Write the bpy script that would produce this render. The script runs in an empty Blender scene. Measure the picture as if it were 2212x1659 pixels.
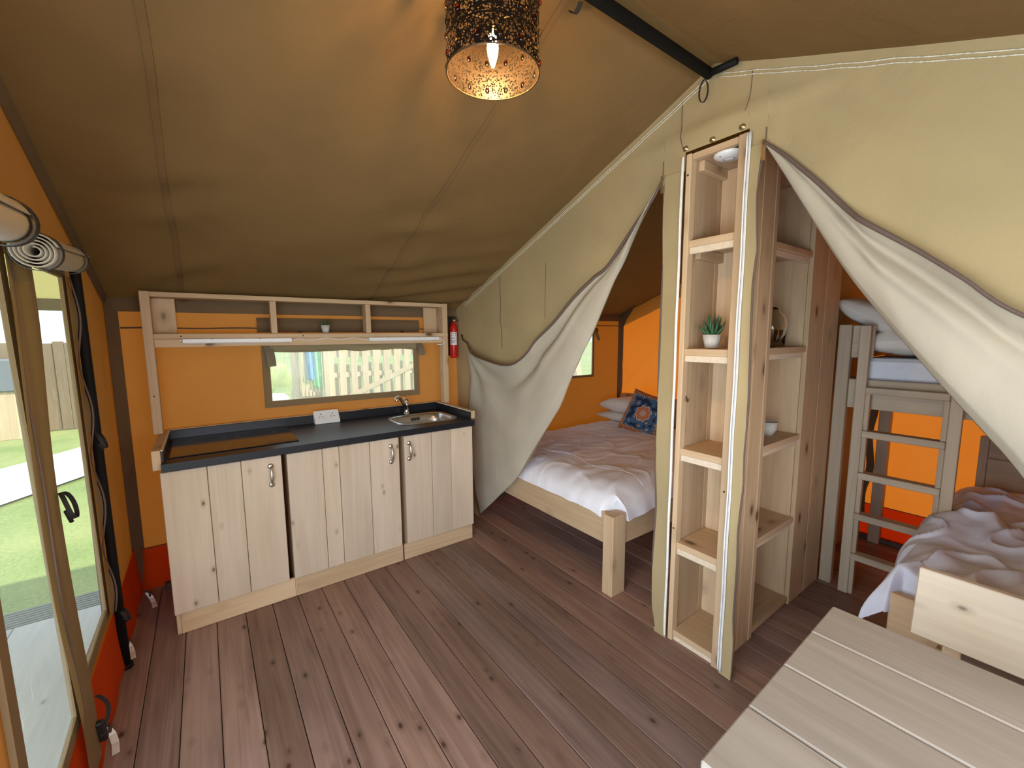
import bpy, bmesh, math, random
from mathutils import Vector, Matrix, noise

random.seed(7)
S = bpy.context.scene
C = S.collection
PI = math.pi

# ------------------------------------------------------------------ camera
yaw, pitch, roll = math.radians(36.10), math.radians(6.678), math.radians(-0.337)
fw = Vector((math.sin(yaw) * math.cos(pitch), math.cos(yaw) * math.cos(pitch), -math.sin(pitch)))
r0 = Vector((math.cos(yaw), -math.sin(yaw), 0))
u0 = r0.cross(fw)
ri = math.cos(roll) * r0 + math.sin(roll) * u0
up = -math.sin(roll) * r0 + math.cos(roll) * u0
cam = bpy.data.objects.new('camera', bpy.data.cameras.new('camera'))
C.objects.link(cam)
M = Matrix.Identity(4)
for i in range(3):
    M[i][0], M[i][1], M[i][2] = ri[i], up[i], -fw[i]
M[0][3], M[1][3], M[2][3] = 0, 0, 1.56
cam.matrix_world = M
cam.data.sensor_width = 36
cam.data.lens = 36 * 910.47 / 2212
cam.data.clip_start = 0.02
S.camera = cam

# ------------------------------------------------------------------ sky, sun, daylight, exposure
w = bpy.data.worlds.new('world')
S.world = w
w.use_nodes = True
bg = w.node_tree.nodes['Background']
bg.inputs[0].default_value = (0.80, 0.91, 1.0, 1)
bg.inputs[1].default_value = 1.7

def lamp(name, kind, energy, color, loc, direction=None, size=None, size_y=None):
    d = bpy.data.lights.new(name, kind)
    d.energy = energy
    d.color = color
    o = bpy.data.objects.new(name, d)
    o.location = loc
    if direction is not None:
        o.rotation_euler = Vector(direction).to_track_quat('-Z', 'Y').to_euler()
    if size:
        d.shape = 'RECTANGLE'
        d.size = size
        d.size_y = size_y or size
    C.objects.link(o)
    return o

sun = lamp('sun', 'SUN', 9.0, (1.0, 0.93, 0.80), (8, -3, 8), (-0.80, 0.42, -0.62))
sun.data.angle = math.radians(0.8)
# daylight through the open tent doorway behind the camera and through the near side window
lamp('door_daylight', 'AREA', 82, (0.70, 0.83, 1.0), (-0.62, 0.05, 1.00), (1, 0.22, -0.22), 1.9, 1.6)
lamp('side_window_daylight', 'AREA', 38, (0.92, 0.94, 1.0), (0.45, -1.22, 1.30), (0.05, 1, 0.02), 1.9, 0.85)
S.view_settings.view_transform = 'Standard'
S.view_settings.look = 'None'
S.view_settings.gamma = 1.0
S.view_settings.use_curve_mapping = False
S.view_settings.exposure = -0.15
try:
    S.cycles.use_denoising = True
    S.cycles.max_bounces = 10
    S.cycles.diffuse_bounces = 6
    S.cycles.transparent_max_bounces = 16
    S.cycles.sample_clamp_indirect = 6
except Exception:
    pass

# ------------------------------------------------------------------ materials
def new_mat(name):
    m = bpy.data.materials.new(name)
    m.use_nodes = True
    nt = m.node_tree
    return m, nt, nt.nodes['Principled BSDF'], nt.nodes['Material Output']

def N(nt, t, **kw):
    n = nt.nodes.new(t)
    for k, v in kw.items():
        setattr(n, k, v)
    return n

def ramp(nt, fac, stops):
    r = N(nt, 'ShaderNodeValToRGB')
    e = r.color_ramp.elements
    while len(e) < len(stops):
        e.new(0.5)
    for i, (p, c) in enumerate(stops):
        e[i].position = p
        e[i].color = (*c, 1) if len(c) == 3 else c
    nt.links.new(fac, r.inputs[0])
    return r.outputs[0]

def mixc(nt, fac, a, b, mode='MIX'):
    m = N(nt, 'ShaderNodeMix', data_type='RGBA', blend_type=mode)
    for sock, v in ((m.inputs[0], fac), (m.inputs[6], a), (m.inputs[7], b)):
        if isinstance(v, (int, float)):
            sock.default_value = v
        elif isinstance(v, tuple):
            sock.default_value = (*v, 1)
        else:
            nt.links.new(v, sock)
    return m.outputs[2]

def plain(name, col, rough=0.5, metal=0.0, noise_amt=0.08, scale=30, bump=0.0, spec=0.5):
    m, nt, b, out = new_mat(name)
    tc = N(nt, 'ShaderNodeTexCoord')
    nz = N(nt, 'ShaderNodeTexNoise')
    nz.inputs['Scale'].default_value = scale
    nz.inputs['Detail'].default_value = 4
    nt.links.new(tc.outputs['Object'], nz.inputs['Vector'])
    lo = tuple(c * (1 - noise_amt) for c in col)
    hi = tuple(min(1, c * (1 + noise_amt)) for c in col)
    nt.links.new(ramp(nt, nz.outputs['Fac'], [(0.3, lo), (0.7, hi)]), b.inputs['Base Color'])
    b.inputs['Roughness'].default_value = rough
    b.inputs['Metallic'].default_value = metal
    b.inputs['Specular IOR Level'].default_value = spec
    if bump:
        bp = N(nt, 'ShaderNodeBump')
        bp.inputs['Strength'].default_value = bump
        bp.inputs['Distance'].default_value = 0.01
        nt.links.new(nz.outputs['Fac'], bp.inputs['Height'])
        nt.links.new(bp.outputs[0], b.inputs['Normal'])
    return m

def wood(name, axis, light, dark, knot, rough=0.6, grain=1.0, vary=0.25, knot_size=1.0, knot_share=0.45, tint=None, thin=None, knot_freq=1.0):
    """pine: grain and knots stretched along the board axis, offset per board"""
    m, nt, b, out = new_mat(name)
    tc = N(nt, 'ShaderNodeTexCoord')
    oi = N(nt, 'ShaderNodeObjectInfo')
    mul = N(nt, 'ShaderNodeMath', operation='MULTIPLY')
    mul.inputs[1].default_value = 57.0
    nt.links.new(oi.outputs['Random'], mul.inputs[0])
    add = N(nt, 'ShaderNodeVectorMath', operation='ADD')
    nt.links.new(tc.outputs['Object'], add.inputs[0])
    comb = N(nt, 'ShaderNodeCombineXYZ')
    for i in range(3):
        nt.links.new(mul.outputs[0], comb.inputs[i])
    nt.links.new(comb.outputs[0], add.inputs[1])
    # knots
    def mapped(along, across, flat=False):
        mp = N(nt, 'ShaderNodeMapping')
        sc = [across] * 3
        sc['xyz'.index(axis)] = along
        if thin and flat:
            sc['xyz'.index(thin)] = 0.0
        mp.inputs['Scale'].default_value = sc
        nt.links.new(add.outputs[0], mp.inputs['Vector'])
        return mp.outputs[0]
    vo = N(nt, 'ShaderNodeTexVoronoi')
    vo.inputs['Scale'].default_value = 1.0
    nt.links.new(mapped(4.6 * knot_freq, 8.5 * knot_freq, True), vo.inputs['Vector'])
    sep = N(nt, 'ShaderNodeSeparateColor')
    nt.links.new(vo.outputs['Color'], sep.inputs[0])
    gate = N(nt, 'ShaderNodeMath', operation='LESS_THAN')
    gate.inputs[1].default_value = knot_share
    nt.links.new(sep.outputs[0], gate.inputs[0])
    kn = ramp(nt, vo.outputs['Distance'], [(0.0, (1, 1, 1)), (0.045 * knot_size, (0.9, 0.9, 0.9)), (0.085 * knot_size, (0.25, 0.25, 0.25)), (0.18 * knot_size, (0, 0, 0))])
    kg = N(nt, 'ShaderNodeMath', operation='MULTIPLY')
    nt.links.new(kn, kg.inputs[0])
    nt.links.new(gate.outputs[0], kg.inputs[1])
    # grain, bent round the knots
    nz = N(nt, 'ShaderNodeTexNoise')
    nz.inputs['Scale'].default_value = 1.0
    nz.inputs['Detail'].default_value = 6
    nz.inputs['Distortion'].default_value = 0.9
    nt.links.new(mapped(1.6, 34.0 * grain), nz.inputs['Vector'])
    big = N(nt, 'ShaderNodeTexNoise')
    big.inputs['Scale'].default_value = 1.0
    big.inputs['Detail'].default_value = 3
    nt.links.new(mapped(1.3, 6.0), big.inputs['Vector'])
    sm = N(nt, 'ShaderNodeMath', operation='MULTIPLY_ADD')
    sm.inputs[1].default_value = 0.5
    nt.links.new(big.outputs['Fac'], sm.inputs[0])
    hf = N(nt, 'ShaderNodeMath', operation='MULTIPLY')
    hf.inputs[1].default_value = 0.5
    nt.links.new(nz.outputs['Fac'], hf.inputs[0])
    nt.links.new(hf.outputs[0], sm.inputs[2])
    col = ramp(nt, sm.outputs[0], [(0.30, dark), (0.47, tuple((a + c) / 2 for a, c in zip(light, dark))), (0.64, light)])
    hsv = N(nt, 'ShaderNodeHueSaturation')
    mr = N(nt, 'ShaderNodeMapRange')
    mr.inputs['To Min'].default_value = 1 - vary
    mr.inputs['To Max'].default_value = 1 + vary * 0.6
    nt.links.new(oi.outputs['Random'], mr.inputs['Value'])
    nt.links.new(mr.outputs[0], hsv.inputs['Value'])
    if tint:
        # boards differ a little in tint as well
        ml = N(nt, 'ShaderNodeMath', operation='MULTIPLY')
        ml.inputs[1].default_value = 13.7
        fr = N(nt, 'ShaderNodeMath', operation='FRACT')
        nt.links.new(oi.outputs['Random'], ml.inputs[0])
        nt.links.new(ml.outputs[0], fr.inputs[0])
        col = mixc(nt, fr.outputs[0], col, mixc(nt, 1.0, col, tint, 'MULTIPLY'))
    nt.links.new(col, hsv.inputs['Color'])
    col = mixc(nt, kg.outputs[0], hsv.outputs[0], knot)
    nt.links.new(col, b.inputs['Base Color'])
    b.inputs['Roughness'].default_value = rough
    b.inputs['Specular IOR Level'].default_value = 0.35
    bp = N(nt, 'ShaderNodeBump')
    bp.inputs['Strength'].default_value = 0.18
    bp.inputs['Distance'].default_value = 0.004
    nt.links.new(nz.outputs['Fac'], bp.inputs['Height'])
    nt.links.new(bp.outputs[0], b.inputs['Normal'])
    return m

def canvas(name, col, trans=None, fac=0.0, rough=0.9, wrinkle=0.25, weave=True):
    """woven cotton canvas; light from behind shines through with its own colour"""
    m, nt, b, out = new_mat(name)
    tc = N(nt, 'ShaderNodeTexCoord')
    n1 = N(nt, 'ShaderNodeTexNoise')
    n1.inputs['Scale'].default_value = 3.0
    n1.inputs['Detail'].default_value = 5
    n1.inputs['Distortion'].default_value = 0.6
    nt.links.new(tc.outputs['Object'], n1.inputs['Vector'])
    n2 = N(nt, 'ShaderNodeTexNoise')
    n2.inputs['Scale'].default_value = 320.0
    n2.inputs['Detail'].default_value = 2
    nt.links.new(tc.outputs['Object'], n2.inputs['Vector'])
    c = ramp(nt, n1.outputs['Fac'], [(0.3, tuple(x * 0.92 for x in col)), (0.7, tuple(min(1, x * 1.06) for x in col))])
    c = mixc(nt, 0.10, c, n2.outputs['Color'], 'OVERLAY')
    b.inputs['Roughness'].default_value = rough
    b.inputs['Specular IOR Level'].default_value = 0.15
    nt.links.new(c, b.inputs['Base Color'])
    bp = N(nt, 'ShaderNodeBump')
    bp.inputs['Strength'].default_value = wrinkle
    bp.inputs['Distance'].default_value = 0.03
    nt.links.new(n1.outputs['Fac'], bp.inputs['Height'])
    bp2 = N(nt, 'ShaderNodeBump')
    bp2.inputs['Strength'].default_value = 0.12
    bp2.inputs['Distance'].default_value = 0.002
    nt.links.new(n2.outputs['Fac'], bp2.inputs['Height'])
    nt.links.new(bp.outputs[0], bp2.inputs['Normal'])
    nt.links.new(bp2.outputs[0], b.inputs['Normal'])
    if trans and fac > 0:
        t = N(nt, 'ShaderNodeBsdfTranslucent')
        t.inputs['Color'].default_value = (*trans, 1)
        nt.links.new(bp2.outputs[0], t.inputs['Normal'])
        mx = N(nt, 'ShaderNodeMixShader')
        mx.inputs[0].default_value = fac
        nt.links.new(b.outputs[0], mx.inputs[1])
        nt.links.new(t.outputs[0], mx.inputs[2])
        nt.links.new(mx.outputs[0], out.inputs['Surface'])
    return m

def pvc(name, haze=0.10, gloss=0.06):
    m, nt, b, out = new_mat(name)
    tr = N(nt, 'ShaderNodeBsdfTransparent')
    tr.inputs['Color'].default_value = (0.96, 0.97, 0.96, 1)
    tl = N(nt, 'ShaderNodeBsdfTranslucent')
    tl.inputs['Color'].default_value = (0.9, 0.92, 0.92, 1)
    gl = N(nt, 'ShaderNodeBsdfGlossy')
    gl.inputs['Roughness'].default_value = 0.08
    tc = N(nt, 'ShaderNodeTexCoord')
    mp = N(nt, 'ShaderNodeMapping')
    mp.inputs['Scale'].default_value = (22, 22, 2.2)
    nz = N(nt, 'ShaderNodeTexNoise')
    nz.inputs['Scale'].default_value = 2.0
    nz.inputs['Detail'].default_value = 5
    nz.inputs['Distortion'].default_value = 1.2
    nt.links.new(tc.outputs['Object'], mp.inputs['Vector'])
    nt.links.new(mp.outputs[0], nz.inputs['Vector'])
    bp = N(nt, 'ShaderNodeBump')
    bp.inputs['Strength'].default_value = 0.4
    bp.inputs['Distance'].default_value = 0.01
    nt.links.new(nz.outputs['Fac'], bp.inputs['Height'])
    nt.links.new(bp.outputs[0], gl.inputs['Normal'])
    hz = ramp(nt, nz.outputs['Fac'], [(0.45, (haze,) * 3), (0.68, (haze * 1.4,) * 3), (0.74, (haze * 4,) * 3)])
    m1 = N(nt, 'ShaderNodeMixShader')
    nt.links.new(hz, m1.inputs[0])
    nt.links.new(tr.outputs[0], m1.inputs[1])
    nt.links.new(tl.outputs[0], m1.inputs[2])
    m2 = N(nt, 'ShaderNodeMixShader')
    m2.inputs[0].default_value = gloss
    nt.links.new(m1.outputs[0], m2.inputs[1])
    nt.links.new(gl.outputs[0], m2.inputs[2])
    nt.links.new(m2.outputs[0], out.inputs['Surface'])
    return m

PINE_L, PINE_D, PINE_K = (0.62, 0.445, 0.275), (0.48, 0.32, 0.18), (0.13, 0.065, 0.03)
woodX = wood('pine_along_x', 'x', PINE_L, PINE_D, PINE_K, vary=0.12, knot_size=2.0)
woodY = wood('pine_along_y', 'y', PINE_L, PINE_D, PINE_K, vary=0.12, knot_size=2.0)
woodZ = wood('pine_along_z', 'z', PINE_L, PINE_D, PINE_K, vary=0.12, knot_size=2.0)
doorZ = wood('scaffold_pine', 'z', (0.60, 0.485, 0.37), (0.49, 0.375, 0.265), (0.14, 0.075, 0.04), vary=0.10, knot_share=0.40, thin='y', knot_size=1.15, knot_freq=1.35)
tableY = wood('grey_washed_pine', 'y', (0.44, 0.385, 0.33), (0.31, 0.265, 0.22), (0.17, 0.12, 0.085), rough=0.5, vary=0.08, knot_share=0.16, thin='z', knot_size=0.9)
greyY = wood('greyed_pine_along_y', 'y', (0.50, 0.40, 0.29), (0.37, 0.28, 0.19), PINE_K, vary=0.10, knot_share=0.3)
greyZ = wood('greyed_pine_along_z', 'z', (0.50, 0.40, 0.29), (0.37, 0.28, 0.19), PINE_K, vary=0.10, knot_share=0.3)
greyX = wood('greyed_pine_along_x', 'x', (0.50, 0.40, 0.29), (0.37, 0.28, 0.19), PINE_K, vary=0.10, knot_share=0.3)
floorY = wood('stained_floor_pine', 'y', (0.38, 0.232, 0.172), (0.165, 0.092, 0.067), (0.06, 0.03, 0.02), rough=0.40, vary=0.34, knot_share=0.55, knot_size=1.6, tint=(0.85, 0.92, 1.05), thin='z', knot_freq=1.5, grain=1.3)
deckY = wood('weathered_deck', 'y', (0.50, 0.52, 0.55), (0.38, 0.40, 0.44), (0.24, 0.24, 0.25), rough=0.6, vary=0.10, knot_share=0.1)
fenceZ = wood('pale_fence_timber', 'z', (0.66, 0.52, 0.37), (0.50, 0.38, 0.25), (0.2, 0.12, 0.06), vary=0.16, knot_share=0.2)
fenceX = wood('pale_fence_rail', 'x', (0.62, 0.49, 0.35), (0.50, 0.38, 0.25), (0.2, 0.12, 0.06), vary=0.16, knot_share=0.2)
darkgap = plain('dark_subfloor', (0.020, 0.013, 0.010), 0.9)

SAND = (0.40, 0.315, 0.185)
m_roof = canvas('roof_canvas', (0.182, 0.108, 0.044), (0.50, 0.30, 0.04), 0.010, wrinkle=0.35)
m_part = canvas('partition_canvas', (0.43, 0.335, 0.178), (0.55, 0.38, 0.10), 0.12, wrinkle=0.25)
m_flap = canvas('flap_canvas', (0.45, 0.395, 0.305), (0.5, 0.4, 0.2), 0.06, wrinkle=0.35)
m_wall = canvas('outer_wall_canvas', (0.44, 0.24, 0.075), (0.88, 0.22, 0.013), 0.205, wrinkle=0.2)
m_wall_shaded = canvas('shaded_wall_canvas', (0.36, 0.205, 0.085), (0.85, 0.24, 0.02), 0.15, wrinkle=0.2)  # outer wall canvas, coloured darker to carry the shade of the veranda roof
m_skirt = canvas('red_mud_skirt', (0.55, 0.075, 0.010), (0.95, 0.15, 0.008), 0.48, wrinkle=0.3)
m_border = canvas('window_border_canvas', (0.26, 0.18, 0.095), (0.5, 0.32, 0.10), 0.12, wrinkle=0.2)
m_veranda = canvas('veranda_canvas', (0.40, 0.36, 0.18), (0.62, 0.56, 0.20), 0.45, wrinkle=0.25)
m_brown = canvas('brown_canvas', (0.17, 0.115, 0.065), (0.25, 0.13, 0.04), 0.06, wrinkle=0.4)
m_tape = plain('zip_tape', (0.12, 0.078, 0.06), 0.8, scale=200)
m_white_stitch = plain('pale_stitching', (0.62, 0.58, 0.46), 0.8, scale=120, noise_amt=0.3)
m_piping = plain('white_piping', (0.78, 0.77, 0.74), 0.45)
m_black = plain('black_plastic', (0.012, 0.012, 0.013), 0.5)
m_blackmetal = plain('black_painted_steel', (0.005, 0.005, 0.005), 0.7, spec=0.2)
m_strap = plain('black_webbing', (0.02, 0.017, 0.015), 0.85, scale=150)
m_pvc = pvc('clear_pvc')
m_pvc2 = pvc('clear_pvc_clean', 0.28, 0.03)
m_white = plain('white_plastic', (0.80, 0.80, 0.80), 0.35, noise_amt=0.02)
m_linen = plain('white_bed_linen', (0.80, 0.79, 0.83), 0.85, noise_amt=0.03, scale=14, bump=0.25)
m_pillow = plain('cream_pillow', (0.72, 0.67, 0.60), 0.85, noise_amt=0.03, scale=12, bump=0.3)
m_mattress = plain('pale_mattress', (0.66, 0.68, 0.74), 0.8, noise_amt=0.03)
m_chrome = plain('chrome', (0.82, 0.82, 0.83), 0.12, 1.0, 0.02)
m_nickel = plain('brushed_nickel', (0.62, 0.60, 0.57), 0.28, 1.0, 0.05)
m_steel = plain('brushed_steel', (0.62, 0.62, 0.63), 0.30, 1.0, 0.05, scale=60)
m_worktop = plain('black_laminate', (0.009, 0.010, 0.014), 0.38, noise_amt=0.2, scale=400, spec=0.34)
m_hob = plain('black_glass', (0.006, 0.006, 0.006), 0.10, noise_amt=0.02, spec=0.6)
m_hobline = plain('hob_ring_print', (0.25, 0.25, 0.25), 0.4)
m_edge = plain('pale_board_edge', (0.70, 0.58, 0.43), 0.6, scale=60)
m_red = plain('red_enamel', (0.50, 0.012, 0.010), 0.25)
m_label = plain('white_label', (0.75, 0.74, 0.72), 0.5, noise_amt=0.03)
m_print = plain('grey_print', (0.20, 0.20, 0.22), 0.6)
m_potgrey = plain('pale_clay_pot', (0.55, 0.53, 0.48), 0.8, scale=60, bump=0.1)
m_leaf = plain('aloe_leaf', (0.035, 0.10, 0.040), 0.45, noise_amt=0.4, scale=40)
m_soil = plain('potting_soil', (0.03, 0.02, 0.014), 0.95, scale=120)
m_brass = plain('brass_stud', (0.60, 0.50, 0.28), 0.3, 1.0)
m_bluetowel = plain('blue_towel', (0.10, 0.28, 0.62), 0.9)
m_greentowel = plain('green_towel', (0.20, 0.60, 0.28), 0.9)
m_tan = plain('tan_webbing', (0.40, 0.33, 0.22), 0.85, scale=150)
m_gravel = plain('pale_gravel', (0.62, 0.60, 0.56), 0.95, noise_amt=0.2, scale=14)
m_step = plain('grey_ribbed_rubber', (0.20, 0.23, 0.24), 0.7, noise_amt=0.15)
m_reed = wood('reed_wall', 'z', (0.27, 0.20, 0.135), (0.18, 0.13, 0.085), (0.2, 0.15, 0.1), vary=0.18, knot_share=0.0)
m_darkrust = plain('rusted_steel', (0.10, 0.07, 0.05), 0.6, 0.3, 0.3)

def mat_grass():
    m, nt, b, out = new_mat('mown_grass')
    tc = N(nt, 'ShaderNodeTexCoord')
    n1 = N(nt, 'ShaderNodeTexNoise'); n1.inputs['Scale'].default_value = 0.9; n1.inputs['Detail'].default_value = 8
    n2 = N(nt, 'ShaderNodeTexNoise'); n2.inputs['Scale'].default_value = 40; n2.inputs['Detail'].default_value = 4
    for n in (n1, n2):
        nt.links.new(tc.outputs['Object'], n.inputs['Vector'])
    c1 = ramp(nt, n1.outputs['Fac'], [(0.35, (0.14, 0.24, 0.05)), (0.65, (0.32, 0.38, 0.14))])
    c = mixc(nt, 0.35, c1, ramp(nt, n2.outputs['Fac'], [(0.3, (0.06, 0.13, 0.02)), (0.7, (0.42, 0.46, 0.20))]))
    nt.links.new(c, b.inputs['Base Color'])
    b.inputs['Roughness'].default_value = 0.9
    return m
m_grass = mat_grass()

def mat_cushion():
    """woven kilim-like print: flower medallion, blue foliage, rust border (UV in object space of the cushion)"""
    m, nt, b, out = new_mat('patterned_cushion')
    uv = N(nt, 'ShaderNodeUVMap', uv_map='UVMap')
    sub = N(nt, 'ShaderNodeVectorMath', operation='SUBTRACT')
    sub.inputs[1].default_value = (0.5, 0.5, 0)
    nt.links.new(uv.outputs[0], sub.inputs[0])
    ln = N(nt, 'ShaderNodeVectorMath', operation='LENGTH')
    nt.links.new(sub.outputs[0], ln.inputs[0])
    sx = N(nt, 'ShaderNodeSeparateXYZ')
    nt.links.new(sub.outputs[0], sx.inputs[0])
    at = N(nt, 'ShaderNodeMath', operation='ARCTAN2')
    nt.links.new(sx.outputs[1], at.inputs[0]); nt.links.new(sx.outputs[0], at.inputs[1])
    a8 = N(nt, 'ShaderNodeMath', operation='MULTIPLY'); a8.inputs[1].default_value = 8
    nt.links.new(at.outputs[0], a8.inputs[0])
    cs = N(nt, 'ShaderNodeMath', operation='COSINE'); nt.links.new(a8.outputs[0], cs.inputs[0])
    pet = N(nt, 'ShaderNodeMath', operation='MULTIPLY_ADD'); pet.inputs[1].default_value = 0.018
    nt.links.new(cs.outputs[0], pet.inputs[0]); nt.links.new(ln.outputs[1] if len(ln.outputs) > 1 else ln.outputs[0], pet.inputs[2])
    vo = N(nt, 'ShaderNodeTexVoronoi'); vo.inputs['Scale'].default_value = 9
    nt.links.new(uv.outputs[0], vo.inputs['Vector'])
    blue = ramp(nt, vo.outputs['Distance'], [(0.0, (0.45, 0.13, 0.05)), (0.17, (0.55, 0.22, 0.10)), (0.22, (0.62, 0.5, 0.4)), (0.27, (0.03, 0.07, 0.16)), (0.5, (0.07, 0.15, 0.27)), (0.75, (0.015, 0.02, 0.05))])
    vs = N(nt, 'ShaderNodeTexVoronoi'); vs.inputs['Scale'].default_value = 26
    nt.links.new(uv.outputs[0], vs.inputs['Vector'])
    rust = ramp(nt, vs.outputs['Distance'], [(0.0, (0.05, 0.02, 0.02)), (0.25, (0.35, 0.09, 0.03)), (0.7, (0.52, 0.20, 0.07))])
    flower = ramp(nt, pet.outputs[0], [(0.0, (0.03, 0.03, 0.06)), (0.022, (0.62, 0.5, 0.42)), (0.05, (0.60, 0.42, 0.32)), (0.065, (0.58, 0.20, 0.09)), (0.15, (0.50, 0.15, 0.06)), (0.168, (0.62, 0.5, 0.4))])
    inf = N(nt, 'ShaderNodeMath', operation='LESS_THAN'); inf.inputs[1].default_value = 0.178
    nt.links.new(pet.outputs[0], inf.inputs[0])
    c = mixc(nt, inf.outputs[0], blue, flower)
    ax = N(nt, 'ShaderNodeMath', operation='ABSOLUTE'); nt.links.new(sx.outputs[0], ax.inputs[0])
    ay = N(nt, 'ShaderNodeMath', operation='ABSOLUTE'); nt.links.new(sx.outputs[1], ay.inputs[0])
    mx = N(nt, 'ShaderNodeMath', operation='MAXIMUM'); nt.links.new(ax.outputs[0], mx.inputs[0]); nt.links.new(ay.outputs[0], mx.inputs[1])
    bo = N(nt, 'ShaderNodeMath', operation='GREATER_THAN'); bo.inputs[1].default_value = 0.375
    nt.links.new(mx.outputs[0], bo.inputs[0])
    c = mixc(nt, bo.outputs[0], c, rust)
    ck = N(nt, 'ShaderNodeTexChecker'); ck.inputs['Scale'].default_value = 40
    ck.inputs['Color1'].default_value = (0.02, 0.03, 0.04, 1); ck.inputs['Color2'].default_value = (0.6, 0.5, 0.38, 1)
    nt.links.new(uv.outputs[0], ck.inputs['Vector'])
    b1 = N(nt, 'ShaderNodeMath', operation='COMPARE'); b1.inputs[1].default_value = 0.385; b1.inputs[2].default_value = 0.013
    nt.links.new(mx.outputs[0], b1.inputs[0])
    c = mixc(nt, b1.outputs[0], c, ck.outputs[0])
    nt.links.new(c, b.inputs['Base Color'])
    b.inputs['Roughness'].default_value = 0.9
    return m

def mat_shade():
    """pierced metal: fine holes (real openings), solid bands and diamonds; UV 0..1 round, 0..1 up"""
    m, nt, b, out = new_mat('pierced_metal')
    b.inputs['Base Color'].default_value = (0.010, 0.006, 0.004, 1)
    b.inputs['Specular IOR Level'].default_value = 0.15
    b.inputs['Metallic'].default_value = 0.0
    b.inputs['Roughness'].default_value = 0.4
    uv = N(nt, 'ShaderNodeUVMap', uv_map='UVMap')
    mp = N(nt, 'ShaderNodeMapping'); mp.inputs['Scale'].default_value = (130, 38, 1)
    nt.links.new(uv.outputs[0], mp.inputs['Vector'])
    vo = N(nt, 'ShaderNodeTexVoronoi'); vo.inputs['Scale'].default_value = 1.0; vo.inputs['Randomness'].default_value = 0.75
    nt.links.new(mp.outputs[0], vo.inputs['Vector'])
    hole = N(nt, 'ShaderNodeMath', operation='LESS_THAN'); hole.inputs[1].default_value = 0.46
    nt.links.new(vo.outputs['Distance'], hole.inputs[0])
    s = N(nt, 'ShaderNodeSeparateXYZ'); nt.links.new(uv.outputs[0], s.inputs[0])
    def frac(src, k, off=0.0):
        a = N(nt, 'ShaderNodeMath', operation='MULTIPLY_ADD'); a.inputs[1].default_value = k; a.inputs[2].default_value = off
        nt.links.new(src, a.inputs[0])
        f = N(nt, 'ShaderNodeMath', operation='FRACT'); nt.links.new(a.outputs[0], f.inputs[0])
        d = N(nt, 'ShaderNodeMath', operation='SUBTRACT'); d.inputs[1].default_value = 0.5; nt.links.new(f.outputs[0], d.inputs[0])
        ab = N(nt, 'ShaderNodeMath', operation='ABSOLUTE'); nt.links.new(d.outputs[0], ab.inputs[0])
        return ab.outputs[0]
    fx, fy = frac(s.outputs[0], 14), frac(s.outputs[1], 3.0, 0.28)
    sxm = N(nt, 'ShaderNodeMath', operation='MULTIPLY'); sxm.inputs[1].default_value = 0.80; nt.links.new(fx, sxm.inputs[0])
    mxx = N(nt, 'ShaderNodeMath', operation='MAXIMUM'); nt.links.new(sxm.outputs[0], mxx.inputs[0]); nt.links.new(fy, mxx.inputs[1])
    notdiamond = N(nt, 'ShaderNodeMath', operation='GREATER_THAN'); notdiamond.inputs[1].default_value = 0.13
    nt.links.new(mxx.outputs[0], notdiamond.inputs[0])
    by = frac(s.outputs[1], 3.0, 0.06)
    notband = N(nt, 'ShaderNodeMath', operation='LESS_THAN'); notband.inputs[1].default_value = 0.465
    nt.links.new(by, notband.inputs[0])
    p = N(nt, 'ShaderNodeMath', operation='MULTIPLY'); nt.links.new(hole.outputs[0], p.inputs[0]); nt.links.new(notdiamond.outputs[0], p.inputs[1])
    p2 = N(nt, 'ShaderNodeMath', operation='MULTIPLY'); nt.links.new(p.outputs[0], p2.inputs[0]); nt.links.new(notband.outputs[0], p2.inputs[1])
    tr = N(nt, 'ShaderNodeBsdfTransparent')
    mx = N(nt, 'ShaderNodeMixShader')
    nt.links.new(p2.outputs[0], mx.inputs[0]); nt.links.new(b.outputs[0], mx.inputs[1]); nt.links.new(tr.outputs[0], mx.inputs[2])
    nt.links.new(mx.outputs[0], out.inputs['Surface'])
    return m

def mat_glow(name, col, strength):
    m, nt, b, out = new_mat(name)
    b.inputs['Base Color'].default_value = (*col, 1)
    b.inputs['Emission Color'].default_value = (*col, 1)
    b.inputs['Emission Strength'].default_value = strength
    return m

def mat_glass(name, col=(1, 1, 1), rough=0.02):
    m, nt, b, out = new_mat(name)
    b.inputs['Base Color'].default_value = (*col, 1)
    b.inputs['Transmission Weight'].default_value = 1.0
    b.inputs['Roughness'].default_value = rough
    b.inputs['IOR'].default_value = 1.45
    return m

# ------------------------------------------------------------------ builders
def link(name, verts, faces, mat, parent=None, smooth=False, loc=None):
    """one mesh object; verts in world space, moved to the origin of its thing (or to loc)"""
    org = Vector((0, 0, 0))
    if parent is not None:
        p = parent
        while p is not None:
            org += p.location
            p = p.parent
    elif loc is not None:
        org = Vector(loc)
    me = bpy.data.meshes.new(name)
    me.from_pydata([tuple(Vector(v) - org) for v in verts], [], faces)
    me.materials.append(mat)
    if smooth:
        me.polygons.foreach_set('use_smooth', [True] * len(me.polygons))
    me.update()
    o = bpy.data.objects.new(name, me)
    if parent is not None:
        o.parent = parent
    elif loc is not None:
        o.location = org
    C.objects.link(o)
    return o

def tag(o, label=None, cat=None, group=None, kind=None):
    if label: o['label'] = label
    if cat: o['category'] = cat
    if group: o['group'] = group
    if kind: o['kind'] = kind
    return o

def thing(name, label, cat, loc=(0, 0, 0), group=None):
    o = bpy.data.objects.new(name, None)
    o.empty_display_size = 0.1
    o.location = loc
    C.objects.link(o)
    return tag(o, label, cat, group)

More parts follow.
